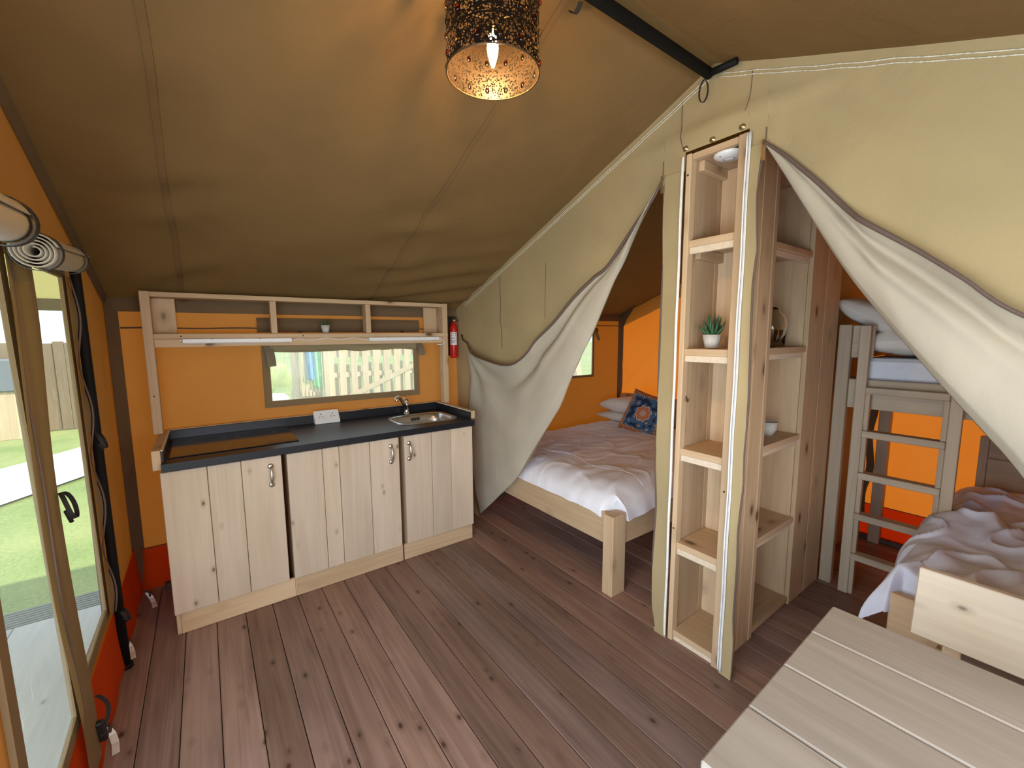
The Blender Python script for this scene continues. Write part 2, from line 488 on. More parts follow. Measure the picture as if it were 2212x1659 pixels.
def dup(root, loc, label=None):
    r = root.copy(); C.objects.link(r); r.location = loc
    if label: r['label'] = label
    for ch in list(root.children):
        c = ch.copy(); C.objects.link(c); c.parent = r
        for g in list(ch.children):
            d = g.copy(); C.objects.link(d); d.parent = c
    return r

def box_vf(x0, x1, y0, y1, z0, z1, bev=0.0):
    bm = bmesh.new()
    bmesh.ops.create_cube(bm, size=1)
    for v in bm.verts:
        v.co = Vector(((x0 + x1) / 2 + v.co.x * (x1 - x0), (y0 + y1) / 2 + v.co.y * (y1 - y0), (z0 + z1) / 2 + v.co.z * (z1 - z0)))
    if bev:
        bmesh.ops.bevel(bm, geom=bm.edges[:], offset=bev, segments=1, affect='EDGES')
    bm.verts.ensure_lookup_table()
    vf = [v.co.copy() for v in bm.verts], [[v.index for v in f.verts] for f in bm.faces]
    bm.free()
    return vf

def box(name, mat, x0, x1, y0, y1, z0, z1, parent=None, bev=0.002, xf=None, loc=None):
    v, f = box_vf(x0, x1, y0, y1, z0, z1, bev)
    if xf: v = [xf(p) for p in v]
    return link(name, v, f, mat, parent, loc=loc)

def merge(parts):
    V, F = [], []
    for v, f in parts:
        n = len(V)
        V += list(v)
        F += [[i + n for i in q] for q in f]
    return V, F

def tube_vf(path, rad, seg=10, cap=True):
    path = [Vector(p) for p in path]
    n = len(path)
    rads = rad if isinstance(rad, (list, tuple)) else [rad] * n
    V, F = [], []
    t0 = (path[1] - path[0]).normalized()
    nrm = t0.orthogonal().normalized()
    for i, p in enumerate(path):
        t = (path[min(i + 1, n - 1)] - path[max(i - 1, 0)]).normalized()
        nrm = (nrm - t * nrm.dot(t))
        nrm = nrm.normalized() if nrm.length > 1e-6 else t.orthogonal().normalized()
        b = t.cross(nrm)
        for k in range(seg):
            a = 2 * PI * k / seg
            V.append(p + (nrm * math.cos(a) + b * math.sin(a)) * rads[i])
    for i in range(n - 1):
        for k in range(seg):
            F.append([i * seg + k, i * seg + (k + 1) % seg, (i + 1) * seg + (k + 1) % seg, (i + 1) * seg + k])
    if cap:
        F.append(list(range(seg))[::-1])
        F.append([(n - 1) * seg + k for k in range(seg)])
    return V, F

def tube(name, mat, path, rad, parent=None, seg=10, loc=None):
    v, f = tube_vf(path, rad, seg)
    return link(name, v, f, mat, parent, True, loc=loc)

def ribbon_vf(path, wdir, width, thick=0.0015):
    """flat strap along a path; wdir is the direction of its width"""
    path = [Vector(p) for p in path]
    w_ = Vector(wdir).normalized() * (width / 2)
    V, F = [], []
    for i, p in enumerate(path):
        t = (path[min(i + 1, len(path) - 1)] - path[max(i - 1, 0)]).normalized()
        h = t.cross(w_).normalized() * (thick / 2)
        V += [p + w_ + h, p - w_ + h, p - w_ - h, p + w_ - h]
    for i in range(len(path) - 1):
        for k in range(4):
            F.append([i * 4 + k, i * 4 + (k + 1) % 4, (i + 1) * 4 + (k + 1) % 4, (i + 1) * 4 + k])
    m = (len(path) - 1) * 4
    F += [[3, 2, 1, 0], [m, m + 1, m + 2, m + 3]]
    return V, F

def ribbon(name, mat, path, wdir, width, thick=0.0015, parent=None, loc=None):
    v, f = ribbon_vf(path, wdir, width, thick)
    return link(name, v, f, mat, parent, loc=loc)

def lathe_vf(prof, center, seg=24, axis='z'):
    V, F = [], []
    for r, h in prof:
        for k in range(seg):
            a = 2 * PI * k / seg
            p = (r * math.cos(a), r * math.sin(a), h)
            if axis == 'y': p = (p[0], p[2], p[1])
            if axis == 'x': p = (p[2], p[0], p[1])
            V.append(Vector(center) + Vector(p))
    for i in range(len(prof) - 1):
        for k in range(seg):
            F.append([i * seg + k, i * seg + (k + 1) % seg, (i + 1) * seg + (k + 1) % seg, (i + 1) * seg + k])
    return V, F

def lathe(name, mat, prof, center, parent=None, seg=24, axis='z', loc=None):
    v, f = lathe_vf(prof, center, seg, axis)
    return link(name, v, f, mat, parent, True, loc=loc)

def sheet_vf(fn, nu, nv):
    V = [Vector(fn(i / nu, j / nv)) for j in range(nv + 1) for i in range(nu + 1)]
    F = [[j * (nu + 1) + i, j * (nu + 1) + i + 1, (j + 1) * (nu + 1) + i + 1, (j + 1) * (nu + 1) + i] for j in range(nv) for i in range(nu)]
    return V, F

def sheet(name, mat, fn, nu, nv, parent=None, solid=0.0, loc=None, smooth=True):
    v, f = sheet_vf(fn, nu, nv)
    o = link(name, v, f, mat, parent, smooth, loc=loc)
    if solid:
        md = o.modifiers.new('thickness', 'SOLIDIFY')
        md.thickness = solid
        md.offset = 0
    return o

def nz(x, y, z=0.0):
    return noise.noise(Vector((x, y, z)))

def lerp_curve(pts, t):
    """piecewise smooth curve through pts, t in 0..1"""
    n = len(pts) - 1
    s = min(max(t, 0), 1) * n
    i = min(int(s), n - 1)
    f = s - i
    P = lambda k: Vector(pts[min(max(k, 0), n)])
    p0, p1, p2, p3 = P(i - 1), P(i), P(i + 1), P(i + 2)
    return 0.5 * ((2 * p1) + (p2 - p0) * f + (2 * p0 - 5 * p1 + 4 * p2 - p3) * f * f + (3 * p1 - p0 - 3 * p2 + p3) * f ** 3)

def interp(tab, x):
    """linear table lookup, tab sorted by key"""
    if x <= tab[0][0]: return tab[0][1]
    for (a, va), (b_, vb) in zip(tab, tab[1:]):
        if x <= b_: return va + (vb - va) * (x - a) / (b_ - a)
    return tab[-1][1]

# ------------------------------------------------------------------ tent dimensions
XL, XP, XR = -0.44, 1.82, 4.05          # entrance wall, partition, far wall
YK, YN = 3.34, -1.27                     # kitchen wall, near wall
RY, RZ, EZ = 1.04, 2.685, 1.78           # ridge, eaves
def roof_z(y):
    s = (RZ - EZ) / (YK - RY)
    return RZ - s * abs(y - RY)

# ------------------------------------------------------------------ floor: boards run from the near side to the kitchen
floor = box('floor', darkgap, -0.47, 4.08, YN - 0.02, YK + 0.02, -0.10, -0.026, bev=0)
tag(floor, kind='structure')
x = -0.452
k = 0
while x < 4.07:
    x1 = x + 0.134
    v, f = box_vf(x + 0.0014, min(x1, 4.08) - 0.0014, YN, YK + 0.01, -0.025, 0.0, 0.0022)
    link('plank', v, f, floorY, floor)
    x = x1

# ------------------------------------------------------------------ ground outside
def rect(name, mat, pts, z, parent=None, kind=None):
    o = link(name, [(p[0], p[1], z) for p in pts], [list(range(len(pts)))], mat, parent)
    if kind: o['kind'] = kind
    return o
v, f = sheet_vf(lambda u, t: (-60 + 140 * u, -60 + 140 * t, -0.36 + 0.05 * nz(u * 20, t * 20)), 60, 60)
lawn = link('lawn', v, f, m_grass, None, True)
tag(lawn, kind='structure')
path = link('gravel_path', [(-4.6, 3.0, -0.30), (-1.72, 7.4, -0.30), (1.6, 12.6, -0.30), (1.2, 15.0, -0.30), (-2.25, 9.3, -0.30), (-6.0, 4.6, -0.30)],
            [[0, 1, 4, 5], [1, 2, 3, 4]], m_gravel)
tag(path, kind='structure')

# ------------------------------------------------------------------ roof
def roof_pt(xx, yy):
    z = roof_z(yy)
    # canvas sags between ridge and eaves, and puckers along the cross seams
    s = abs(yy - RY) / (YK - RY)
    z -= 0.018 * math.sin(PI * min(s, 1)) * (0.6 + 0.4 * math.sin(xx * 2.2 + 0.7))
    z += 0.008 * nz(xx * 2.1, yy * 2.1, 3.0)
    for sx_ in (-0.075, 1.04):
        d = abs(xx - sx_)
        if d < 0.45 and s > 0.15:
            z += 0.013 * math.exp(-(d / 0.18) ** 2) * math.sin(yy * 17 + xx * 9 + 2.5 * nz(xx * 3, yy * 3)) * min(1, (s - 0.15) * 2)
    d = math.hypot(xx - 1.5, yy - 3.1)
    z += 0.016 * math.exp(-(d / 0.5) ** 2) * math.sin(xx * 10 + yy * 26)
    # keeps clear of the partition and of the gables where it is sewn
    return (xx, yy, z)
ys = [RY + (YK + 0.03 - RY) * i / 70 for i in range(70, -1, -1)] + [RY - (RY - YN + 0.03) * i / 50 for i in range(1, 51)]
xs = [XL - 0.03 + (4.33 - XL) * i / 120 for i in range(121)]
V = [Vector(roof_pt(a, b_)) for b_ in ys for a in xs]
nx = len(xs)
F = [[j * nx + i, j * nx + i + 1, (j + 1) * nx + i + 1, (j + 1) * nx + i] for j in range(len(ys) - 1) for i in range(nx - 1)]
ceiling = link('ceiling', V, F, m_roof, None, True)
tag(ceiling, kind='structure')
vx = [-3.3 + (XL - 0.02 + 3.3) * i / 30 for i in range(31)]
vv = [Vector(roof_pt(a, b_)) for b_ in ys for a in vx]
vf_ = [[j * 31 + i, j * 31 + i + 1, (j + 1) * 31 + i + 1, (j + 1) * 31 + i] for j in range(len(ys) - 1) for i in range(30)]
ver = tag(link('veranda_roof', vv, vf_, m_veranda, None, True), kind='structure')
for sx_ in (-0.075, 1.04):
    pth = []
    for i in range(60):
        yy = RY + 0.05 + (YK - 0.02 - RY) * i / 60
        p = roof_pt(sx_ + 0.012 * nz(yy * 2, sx_), yy)
        pth.append((p[0], p[1], p[2] - 0.003))
    ribbon('seam', m_roof, pth, (1, 0, 0), 0.022, 0.004, ceiling)
for sx_ in (0.72,):
    pth = [(sx_ - 0.15 * i / 30, RY - 0.08 - 1.9 * i / 30, roof_pt(sx_, RY - 0.08 - 1.9 * i / 30)[2] - 0.003) for i in range(31)]
    ribbon('seam', m_roof, pth, (1, 0, 0), 0.022, 0.004, ceiling)
# hem of the roof hanging over the eave of the kitchen wall
sheet('valance', m_brown, lambda u, t: (XL + (XR - XL) * u, YK - 0.012 - 0.012 * math.sin(PI * t) - 0.006 * nz(u * 30, t * 2), EZ + 0.012 - 0.085 * t), 80, 4, ceiling)
sheet('valance', m_brown, lambda u, t: (-3.3 + (3.3 + XL) * u, YK + 0.03, EZ + 0.0 - 0.075 * t), 20, 2, ver)
# webbing along the junction of roof and entrance wall
ribbon('edge_webbing', m_brown, [(XL + 0.012, RY + (YK - 0.03 - RY) * i / 40, roof_pt(XL, RY + (YK - 0.03 - RY) * i / 40)[2] - 0.026) for i in range(41)], (0.3, 0.1, 1), 0.05, 0.004, ceiling)

# ------------------------------------------------------------------ canvas walls
def wall_patches(name, segs, P, mat, du=0.035, dv=0.05):
    """segs: (s0, s1, lo(s), hi(s)); P(s, z) -> world point"""
    parts = []
    for s0, s1, lo, hi in segs:
        nu = max(2, int(abs(s1 - s0) / du))
        nv = max(2, int(abs(max(hi(s0), hi(s1)) - min(lo(s0), lo(s1))) / dv))
        parts.append(sheet_vf(lambda u, t: P(s0 + (s1 - s0) * u, lo(s0 + (s1 - s0) * u) * (1 - t) + hi(s0 + (s1 - s0) * u) * t), nu, nv))
    v, f = merge(parts)
    o = link(name, v, f, mat, None, True)
    tag(o, kind='structure')
    return o
c_ = lambda val: (lambda s: val)
eave = c_(EZ + 0.02)
def P_left(y, z):
    e_ = min(1, max(0, (YK - y) / 0.25)) * min(1, max(0, (roof_z(y) - z) / 0.2))
    return (XL + (0.012 * nz(y * 1.7, z * 1.7, 5) + 0.008 * math.sin(y * 9) * (1 if y > 2.4 else 0.4)) * e_, y, z)
gz = lambda s: roof_z(s) + 0.0
def win_l(y): return 0.0
wl = wall_patches('wall_left', [
    (YK + 0.01, 2.415, c_(0), gz),
    (2.415, 1.955, c_(0), c_(0.375)), (2.415, 1.955, c_(1.80), gz),
    (1.955, 1.885, c_(0), gz),
    (1.885, 1.45, c_(0), c_(0.285)), (1.885, 1.45, c_(1.80), gz),
    (1.45, 1.28, c_(0), gz),
    (1.28, RY, c_(1.98), gz), (RY, -1.05, c_(1.98), gz),
    (-1.05, YN, c_(0), gz)], P_left, m_wall_shaded)
def P_back(xx, z):
    return (xx, YK + 0.008 * nz(xx * 1.6, z * 1.6, 9), z)
wk = wall_patches('wall_back', [
    (XL, 0.36, c_(0), eave),
    (0.36, 1.412, c_(0), c_(1.106)), (0.36, 1.412, c_(1.455), eave),
    (1.412, 2.75, c_(0), eave),
    (2.75, 3.56, c_(0), c_(1.10)), (2.75, 3.56, c_(1.56), eave),
    (3.56, XR, c_(0), eave)], P_back, m_wall)
def P_far(y, z):
    f_ = 0.015 * math.exp(-((y + z * 0.9 - 4.05) / 0.09) ** 2) + 0.014 * math.exp(-((y + z * 0.55 - 3.95) / 0.07) ** 2)
    return (XR + 0.010 * nz(y * 1.6, z * 1.6, 13) - f_, y, z)
wf = wall_patches('wall_far', [(YK, RY, c_(0), gz), (RY, YN, c_(0), gz)], P_far, m_wall)
def P_near(xx, z):
    return (xx, YN, z)
wn = wall_patches('wall_front', [(XL, -0.35, c_(0), eave), (-0.35, 1.75, c_(0), c_(0.85)), (-0.35, 1.75, c_(1.75), eave), (1.75, XR, c_(0), eave)], P_near, m_wall, 0.1, 0.1)
# canvas between the two bedrooms, behind the shelving
wm = wall_patches('wall_middle', [(3.05, XR, c_(0), c_(roof_z(0.98)))], lambda s, z: (s, 0.985, z), m_part, 0.1, 0.1)

# red mud skirts along the foot of the outer walls
sheet('skirt', m_skirt, lambda u, t: (XL + 0.016 + 0.004 * math.sin(u * 40) * (1 - t) + 0.015 * (1 - t) ** 2, YK - 0.02 - (YK - 1.3) * u, 0.012 + (0.30 - 0.012) * t), 90, 5, wl)
sheet('skirt', m_skirt, lambda u, t: (XL + (XR - XL) * u, YK - 0.016 - 0.008 * math.sin(u * 70) * (1 - t) - 0.02 * (1 - t) ** 2, 0.012 + 0.252 * t), 120, 5, wk)
sheet('skirt', m_skirt, lambda u, t: (XR - 0.016 - 0.006 * math.sin(u * 60) * (1 - t), YK - (YK - YN) * u, 0.002 + 0.255 * t), 100, 4, wf)
tube('skirt_seam', m_tape, [(XR - 0.02, YK - 0.02 - (YK - YN) * i / 20, 0.259) for i in range(21)], 0.0035, wf, 6)
tube('skirt_seam', m_tape, [(XL + 0.02 + (XR - XL - 0.04) * i / 20, YK - 0.02, 0.266) for i in range(21)], 0.0035, wk, 6)
box('ground_batten', m_darkrust, XL + 0.14, 2.6, YK - 0.085, YK - 0.045, 0.001, 0.035, wk, 0.004)
box('ground_batten', m_darkrust, XR - 0.085, XR - 0.05, YN + 0.1, 2.6, 0.001, 0.035, wf, 0.004)
# upright corner strip, cross seams
ribbon('corner_strip', m_brown, [(XL + 0.030, YK - 0.030, 0.03 + 1.72 * i / 20) for i in range(21)], (1, 1, 0), 0.07, 0.004, wk)
tube('wall_seam', m_tape, [(XL + 0.06 + (1.66 - XL) * i / 40, YK - 0.010 + 0.002 * math.sin(i), 1.612 + 0.002 * math.sin(i * .7)) for i in range(41)], 0.0045, wk, 6)
ribbon('corner_strip', m_brown, [(XR - 0.03, YK - 0.03, 0.66 + 1.10 * i / 20) for i in range(21)], (1, -1, 0), 0.06, 0.004, wf)
tube('wall_seam', m_tape, [(1.86 + (XR - 1.9) * i / 20, YK - 0.012, 1.655) for i in range(21)], 0.004, wk, 6)
# canvas gusset, fly-sheet shade put in as brown, far upper corner of double bedroom
gus = link('shade_gusset', [(XR - 0.02, YK - 0.02, 1.80), (XR - 0.02, YK - 0.02, 1.58), (XR - 0.10, YK - 0.30, 1.90), (XR - 0.03, YK - 0.12, 1.74)], [[0, 1, 3, 2]], m_brown, wf)

# ------------------------------------------------------------------ windows
def window(name, corners, inset_mat, border, pane_mat, normal):
    """corners: four points of the clear area; border: width of the canvas frame"""
    cs_ = [Vector(c) for c in corners]
    ctr = sum(cs_, Vector()) / 4
    n = Vector(normal)
    root = bpy.data.objects.new(name, None)
    root.location = ctr
    C.objects.link(root)
    tag(root, kind='structure')
    a, b_, c, d = cs_
    def fn(u, t):
        p = (a * (1 - u) + b_ * u) * (1 - t) + (d * (1 - u) + c * u) * t
        return p + n * (0.008 * nz(p.x * 5 + p.y * 5, p.z * 3, 2))
    sheet('pane', pane_mat, fn, 14, 14, root)
    off = n * 0.006
    out_ = []
    for i in range(4):
        e1 = (cs_[i] - cs_[i - 1]).normalized(); e2 = (cs_[i] - cs_[(i + 1) % 4]).normalized()
        out_.append(cs_[i] + (e1 + e2) * border)
    for i in range(4):
        j = (i + 1) % 4
        q = [cs_[i], cs_[j], out_[j], out_[i]]
        v = [p + off for p in q] + [p - off for p in q]
        link('border', v, [[0, 1, 2, 3], [7, 6, 5, 4], [0, 4, 5, 1], [1, 5, 6, 2], [2, 6, 7, 3], [3, 7, 4, 0]], m_border, root)
    return root
w1 = window('window_1', [(0.362, YK - 0.012, 1.110), (1.410, YK - 0.012, 1.105), (1.410, YK - 0.012, 1.452), (0.362, YK - 0.012, 1.452)], None, 0.045, m_pvc2, (0, -1, 0))
w2 = window('window_2', [(XL + 0.012, 2.415, 0.385), (XL + 0.012, 1.990, 0.372), (XL + 0.012, 1.930, 1.79), (XL + 0.012, 2.375, 1.79)], None, 0.05, m_pvc, (1, 0, 0))
w3 = window('window_3', [(XL + 0.012, 1.845, 0.330), (XL + 0.012, 1.45, 0.290), (XL + 0.012, 1.42, 1.79), (XL + 0.012, 1.728, 1.79)], None, 0.05, m_pvc, (1, 0, 0))
w4 = window('window_4', [(2.76, YK - 0.012, 1.105), (3.555, YK - 0.012, 1.105), (3.555, YK - 0.012, 1.555), (2.76, YK - 0.012, 1.555)], None, 0.025, m_pvc2, (0, -1, 0))

# post strip of the tent door between the two clear panels, with its wavy zip edges
sheet('door_post_strip', m_border, lambda u, t: (XL + 0.030 + 0.006 * math.sin(t * 9), (1.712 + 0.125 * (1 - t) ** 2) + (0.218 - 0.055 * (1 - t)) * u + 0.008 * math.sin(t * 14 + u), 0.02 + 1.80 * t), 6, 40, wl)
# zipped edge right of the clear panel
sheet('zip_edge', m_border, lambda u, t: (XL + 0.030 + 0.010 * math.sin(t * 23) * u, 2.415 - 0.045 * t + (0.055 + 0.012 * math.sin(t * 21)) * u, 0.34 + 1.46 * t), 4, 50, wl)
tube('zip', m_tape, [(XL + 0.036 + 0.010 * math.sin(i / 60 * 23), 2.470 - 0.045 * i / 60 + 0.012 * math.sin(i / 60 * 21), 0.34 + 1.46 * i / 60) for i in range(61)], 0.0035, wl, 6)
tube('zip', m_tape, [(XL + 0.034, 1.740 + 0.11 * (1 - i / 40) ** 2 + 0.008 * math.sin(i / 40 * 14), 0.30 + 1.45 * i / 40) for i in range(41)], 0.003, wl, 6)
for yy, zz, s in ((1.905, 1.065, 1.0), (2.505, 1.15, 0.8), (2.555, 0.30, 0.7)):
    pth = [(XL + 0.035 + 0.03 * math.sin(PI * i / 16), yy + 0.035 * s * math.sin(2 * PI * i / 16), zz - 0.045 * s + 0.045 * s * math.cos(2 * PI * i / 16)) for i in range(17)]
    ribbon('tie_loop', m_strap, pth, (1, 0.3, 0.2), 0.012, 0.002, wl)
    tube('toggle', m_strap, [(XL + 0.045, yy - 0.01, zz - 0.06 * s), (XL + 0.05, yy + 0.014, zz - 0.105 * s)], 0.006, wl, 8)
box('toggle', m_black, XL + 0.03, XL + 0.055, 1.965, 1.995, 0.10, 0.20, wl, 0.006, xf=lambda p: Vector((p.x, p.y + (p.z - 0.15) * -0.35, p.z)))
ribbon('tie_loop', m_strap, [(XL + 0.045 + 0.02 * math.sin(PI * i / 14), 1.965 + 0.03 * math.sin(PI * i / 14), 0.30 - 0.16 * i / 14) for i in range(15)], (1, 0.2, 0), 0.012, 0.002, wl)

# rolled-up door covers, tied with black straps
def cover_roll(label, A, B, r, squash, straps):
    A, B = Vector(A), Vector(B)
    ax = (B - A).normalized()
    e1 = ax.orthogonal().normalized()
    e1 = (Vector((0, 0, 1)) - ax * ax.z).normalized()
    e2 = ax.cross(e1)
    root = thing('rolled_door_cover', label, 'rolled cover', tuple(A), 'rolled door covers above the clear panels')
    prof = []
    nt_ = 90
    for i in range(nt_ + 1):
        q = i / nt_
        a = 2 * PI * 4.2 * q
        rr = r * (0.22 + 0.78 * q)
        prof.append((rr * math.cos(a) * squash, rr * math.sin(a)))
    def fn(u, t):
        c1, c2 = prof[int(round(u * nt_))]
        return A + (B - A) * t + e1 * c1 + e2 * c2 + ax * (0.006 * math.sin(u * 25))
    sheet('roll', m_flap, fn, nt_, 6, root, solid=0.003)
    for s in straps:
        pth = [A + (B - A) * s + e1 * (r * 1.07 * squash * math.cos(a)) + e2 * (r * 1.07 * math.sin(a)) for a in [2 * PI * i / 28 for i in range(29)]]
        ribbon('strap', m_black, pth, ax, 0.034, 0.002, root)
    return root
cover_roll('rolled beige canvas cover above the clear panel beside the black pole, spiral end showing', (-0.350, 1.70, 1.792), (-0.375, 2.335, 1.852), 0.048, 1.0, (0.06, 0.80))
cover_roll('rolled beige canvas cover cut by the picture edge, strap round its end', (-0.325, 0.95, 1.775), (-0.335, 1.475, 1.818), 0.050, 1.0, (0.90,))

# ------------------------------------------------------------------ partition with its two door openings
FL = [(1.262, 2.29), (1.387, 2.113), (1.477, 1.946), (1.551, 1.836), (1.623, 1.705), (1.700, 1.565), (1.870, 1.293), (1.952, 1.130), (2.021, 1.030), (2.268, 0.719), (2.406, 0.530), (2.612, 0.336), (2.979, 0.024)]
BL = [(1.255, 2.285), (1.314, 2.200), (1.419, 2.093), (1.585, 1.925), (1.692, 1.871), (1.827, 1.777), (1.975, 1.644), (2.137, 1.526), (2.229, 1.438), (2.398, 1.351), (2.608, 1.347), (2.911, 1.402), (3.105, 1.490)]
FR = [(0.812, 2.285), (0.740, 2.156), (0.669, 2.026), (0.609, 1.918), (0.523, 1.771), (0.448, 1.658), (0.325, 1.488), (0.223, 1.351), (0.153, 1.259), (0.076, 1.151), (-0.12, 0.83), (-0.30, 0.50), (-0.52, 0.05)]
BR = [(0.812, 2.290), (0.745, 2.226), (0.688, 2.163), (0.626, 2.093), (0.563, 2.015), (0.513, 1.957), (0.472, 1.917), (0.339, 1.808), (0.234, 1.714), (0.113, 1.602), (-0.15, 1.46), (-0.38, 1.40), (-0.62, 1.45)]
tabL = sorted(FL)
tabR = sorted(FR)
stripL = sorted([(2.30, 1.266), (2.258, 1.259), (2.046, 1.253), (1.916, 1.248), (1.607, 1.253), (1.311, 1.252), (1.147, 1.247), (0.858, 1.253), (0.665, 1.241), (0.41, 1.249), (0.155, 1.242), (0.0, 1.225)])
stripR = sorted([(2.30, 0.812), (2.278, 0.817), (2.248, 0.823), (2.109, 0.836), (1.893, 0.822), (1.75, 0.829), (1.597, 0.826), (1.292, 0.818), (1.05, 0.824), (0.892, 0.820), (0.70, 0.829), (0.554, 0.825), (0.30, 0.828), (0.16, 0.821), (0.0, 0.824)])
def P_part(y, z):
    edge = min(1, max(0, (roof_z(y) - z) / 0.25))
    near = 1 if (y > 1.32 or y < 0.76) else 0.15
    d = 0.014 * nz(y * 1.5, z * 1.5, 21) * near
    # the canvas breaks over the top of the shelving: a long level crease
    if -0.1 < y < 1.8:
        k_ = math.exp(-((z - (2.44 + 0.02 * nz(y * 2, 0, 1))) / 0.035) ** 2) * max(0, 1 - abs(y - 0.95) / 0.8)
        d += 0.026 * k_
    # folds hanging from the fastened corners
    d += 0.010 * math.exp(-((z - 1.62 - 0.25 * (y - 2.4)) / 0.05) ** 2) * (1 if 1.7 < y < 3.1 else 0)
    d += 0.008 * math.sin(y * 15 + z * 3) * max(0, min(1, (1.8 - z))) * near * 0.6
    return (XP - d * edge, y, z)
wp_ = wall_patches('wall_right', [
    (YK, 2.985, c_(0), lambda s: roof_z(s)),
    (2.985, 1.262, lambda s: interp(tabL, s), lambda s: roof_z(s)),
    (1.262, 1.157, c_(2.29), lambda s: roof_z(s)),
    (1.157, RY, c_(2.37), lambda s: roof_z(s)), (RY, 0.88, c_(2.37), lambda s: roof_z(s)),
    (0.88, 0.812, c_(2.29), lambda s: roof_z(s)),
    (0.812, -0.52, lambda s: interp(tabR, s), lambda s: roof_z(s)),
    (-0.52, YN, c_(0), lambda s: roof_z(s))], P_part, m_part, 0.022, 0.03)
# strips of canvas either side of the shelving, down to the boards
sheet('strip', m_part, lambda u, t: (XP - 0.004 - 0.012 * math.sin(t * 16) * (1 - u) * 0.5 - 0.004, 1.157 * u + interp(stripL, 2.295 * t) * (1 - u), 0.004 + 2.29 * t), 5, 80, wp_)
sheet('strip', m_part, lambda u, t: (XP - 0.004 - 0.012 * math.sin(t * 15 + 1) * u * 0.5 - 0.004, 0.882 * (1 - u) + interp(stripR, 2.295 * t) * u, 0.004 + 2.29 * t), 5, 80, wp_)
tube('zip', m_tape, [(XP - 0.008, interp(stripL, 2.29 * i / 80), 0.03 + 2.26 * i / 80) for i in range(81)], 0.0042, wp_, 6)
tube('zip', m_tape, [(XP - 0.008, interp(stripR, 2.29 * i / 80), 0.006 + 2.28 * i / 80) for i in range(81)], 0.0042, wp_, 6)
for yy, s in ((1.160, 1), (0.876, -1)):
    line = [(XP - 0.012, yy + 0.0012 * math.sin(i * 0.5), 0.02 + 2.33 * i / 60) for i in range(61)]
    ribbon('piping_band', m_piping, line, (0, 1, 0), 0.007 if s > 0 else 0.015, 0.003, wp_)
    for dx in ((0.0045,) if s > 0 else (0.006, -0.007)):
        tube('piping', m_piping, [(p[0] - 0.002, p[1] + dx, p[2]) for p in line], 0.0030, wp_, 6)
    if s < 0:
        tube('piping', m_print, [(p[0] - 0.002, p[1] + 0.0005, p[2]) for p in line], 0.0012, wp_, 6)
# seams
def seam_line(pts, name='seam', r=0.0022, mat=None):
    tube(name, mat or m_white_stitch, [(P_part(y, z)[0] - 0.003, y, z) for y, z in pts], r, wp_, 6)
for off in (0.035, 0.047):
    seam_line([(YK - 0.15 - (YK - 0.15 - RY - 0.02) * i / 60, roof_z(YK - 0.15 - (YK - 0.15 - RY - 0.02) * i / 60) - off - 0.004 * nz(i * .3, 0)) for i in range(61)])
    seam_line([(RY - 0.02 - 1.6 * i / 50, roof_z(RY - 0.02 - 1.6 * i / 50) - off * 1.15 - 0.006 * nz(i * .3, 3)) for i in range(51)])
seam_line([(1.181 - 0.017 * (i / 12) ** 3, 2.59 - 0.215 * i / 12) for i in range(13)], r=0.0016, mat=m_tape)
seam_line([(0.880 + 0.012 * (i / 10) ** 2, 2.585 - 0.15 * i / 10) for i in range(11)], r=0.0012, mat=m_tape)
seam_line([(2.64 - 0.02 * i / 20, 1.985 - 0.53 * i / 20) for i in range(21)], r=0.0022, mat=m_tape)
seam_line([(2.114 + 0.01 * i / 20, 2.015 - 0.35 * i / 20) for i in range(21)], r=0.0012, mat=m_tape)
seam_line([(1.268, 2.30 + 0.065 * i / 5) for i in range(6)], r=0.0018, mat=m_tape)
seam_line([(0.815, 2.30 + 0.05 * i / 5) for i in range(6)], r=0.0018, mat=m_tape)
for yy, zz in ((1.156, 2.386), (1.032, 2.382), (0.908, 2.386)):
    lathe('stud', m_brass, [(0.0, -0.007), (0.006, -0.006), (0.0065, -0.003), (0.013, -0.002), (0.013, 0.0)], (P_part(yy, zz)[0] - 0.001, yy, zz), wp_, 16, 'x')
for yy, zz in ((1.262, 2.287), (0.815, 2.292)):
    box('zip_slider', m_chrome, XP - 0.022, XP - 0.008, yy - 0.008, yy + 0.008, zz - 0.035, zz + 0.012, wp_, 0.003)
    ribbon('zip_pull', m_chrome, [(XP - 0.026, yy - 0.002, zz - 0.02), (XP - 0.024, yy - 0.004, zz - 0.045), (XP - 0.023, yy - 0.005, zz - 0.07)], (0, 1, 0), 0.014, 0.003, wp_)

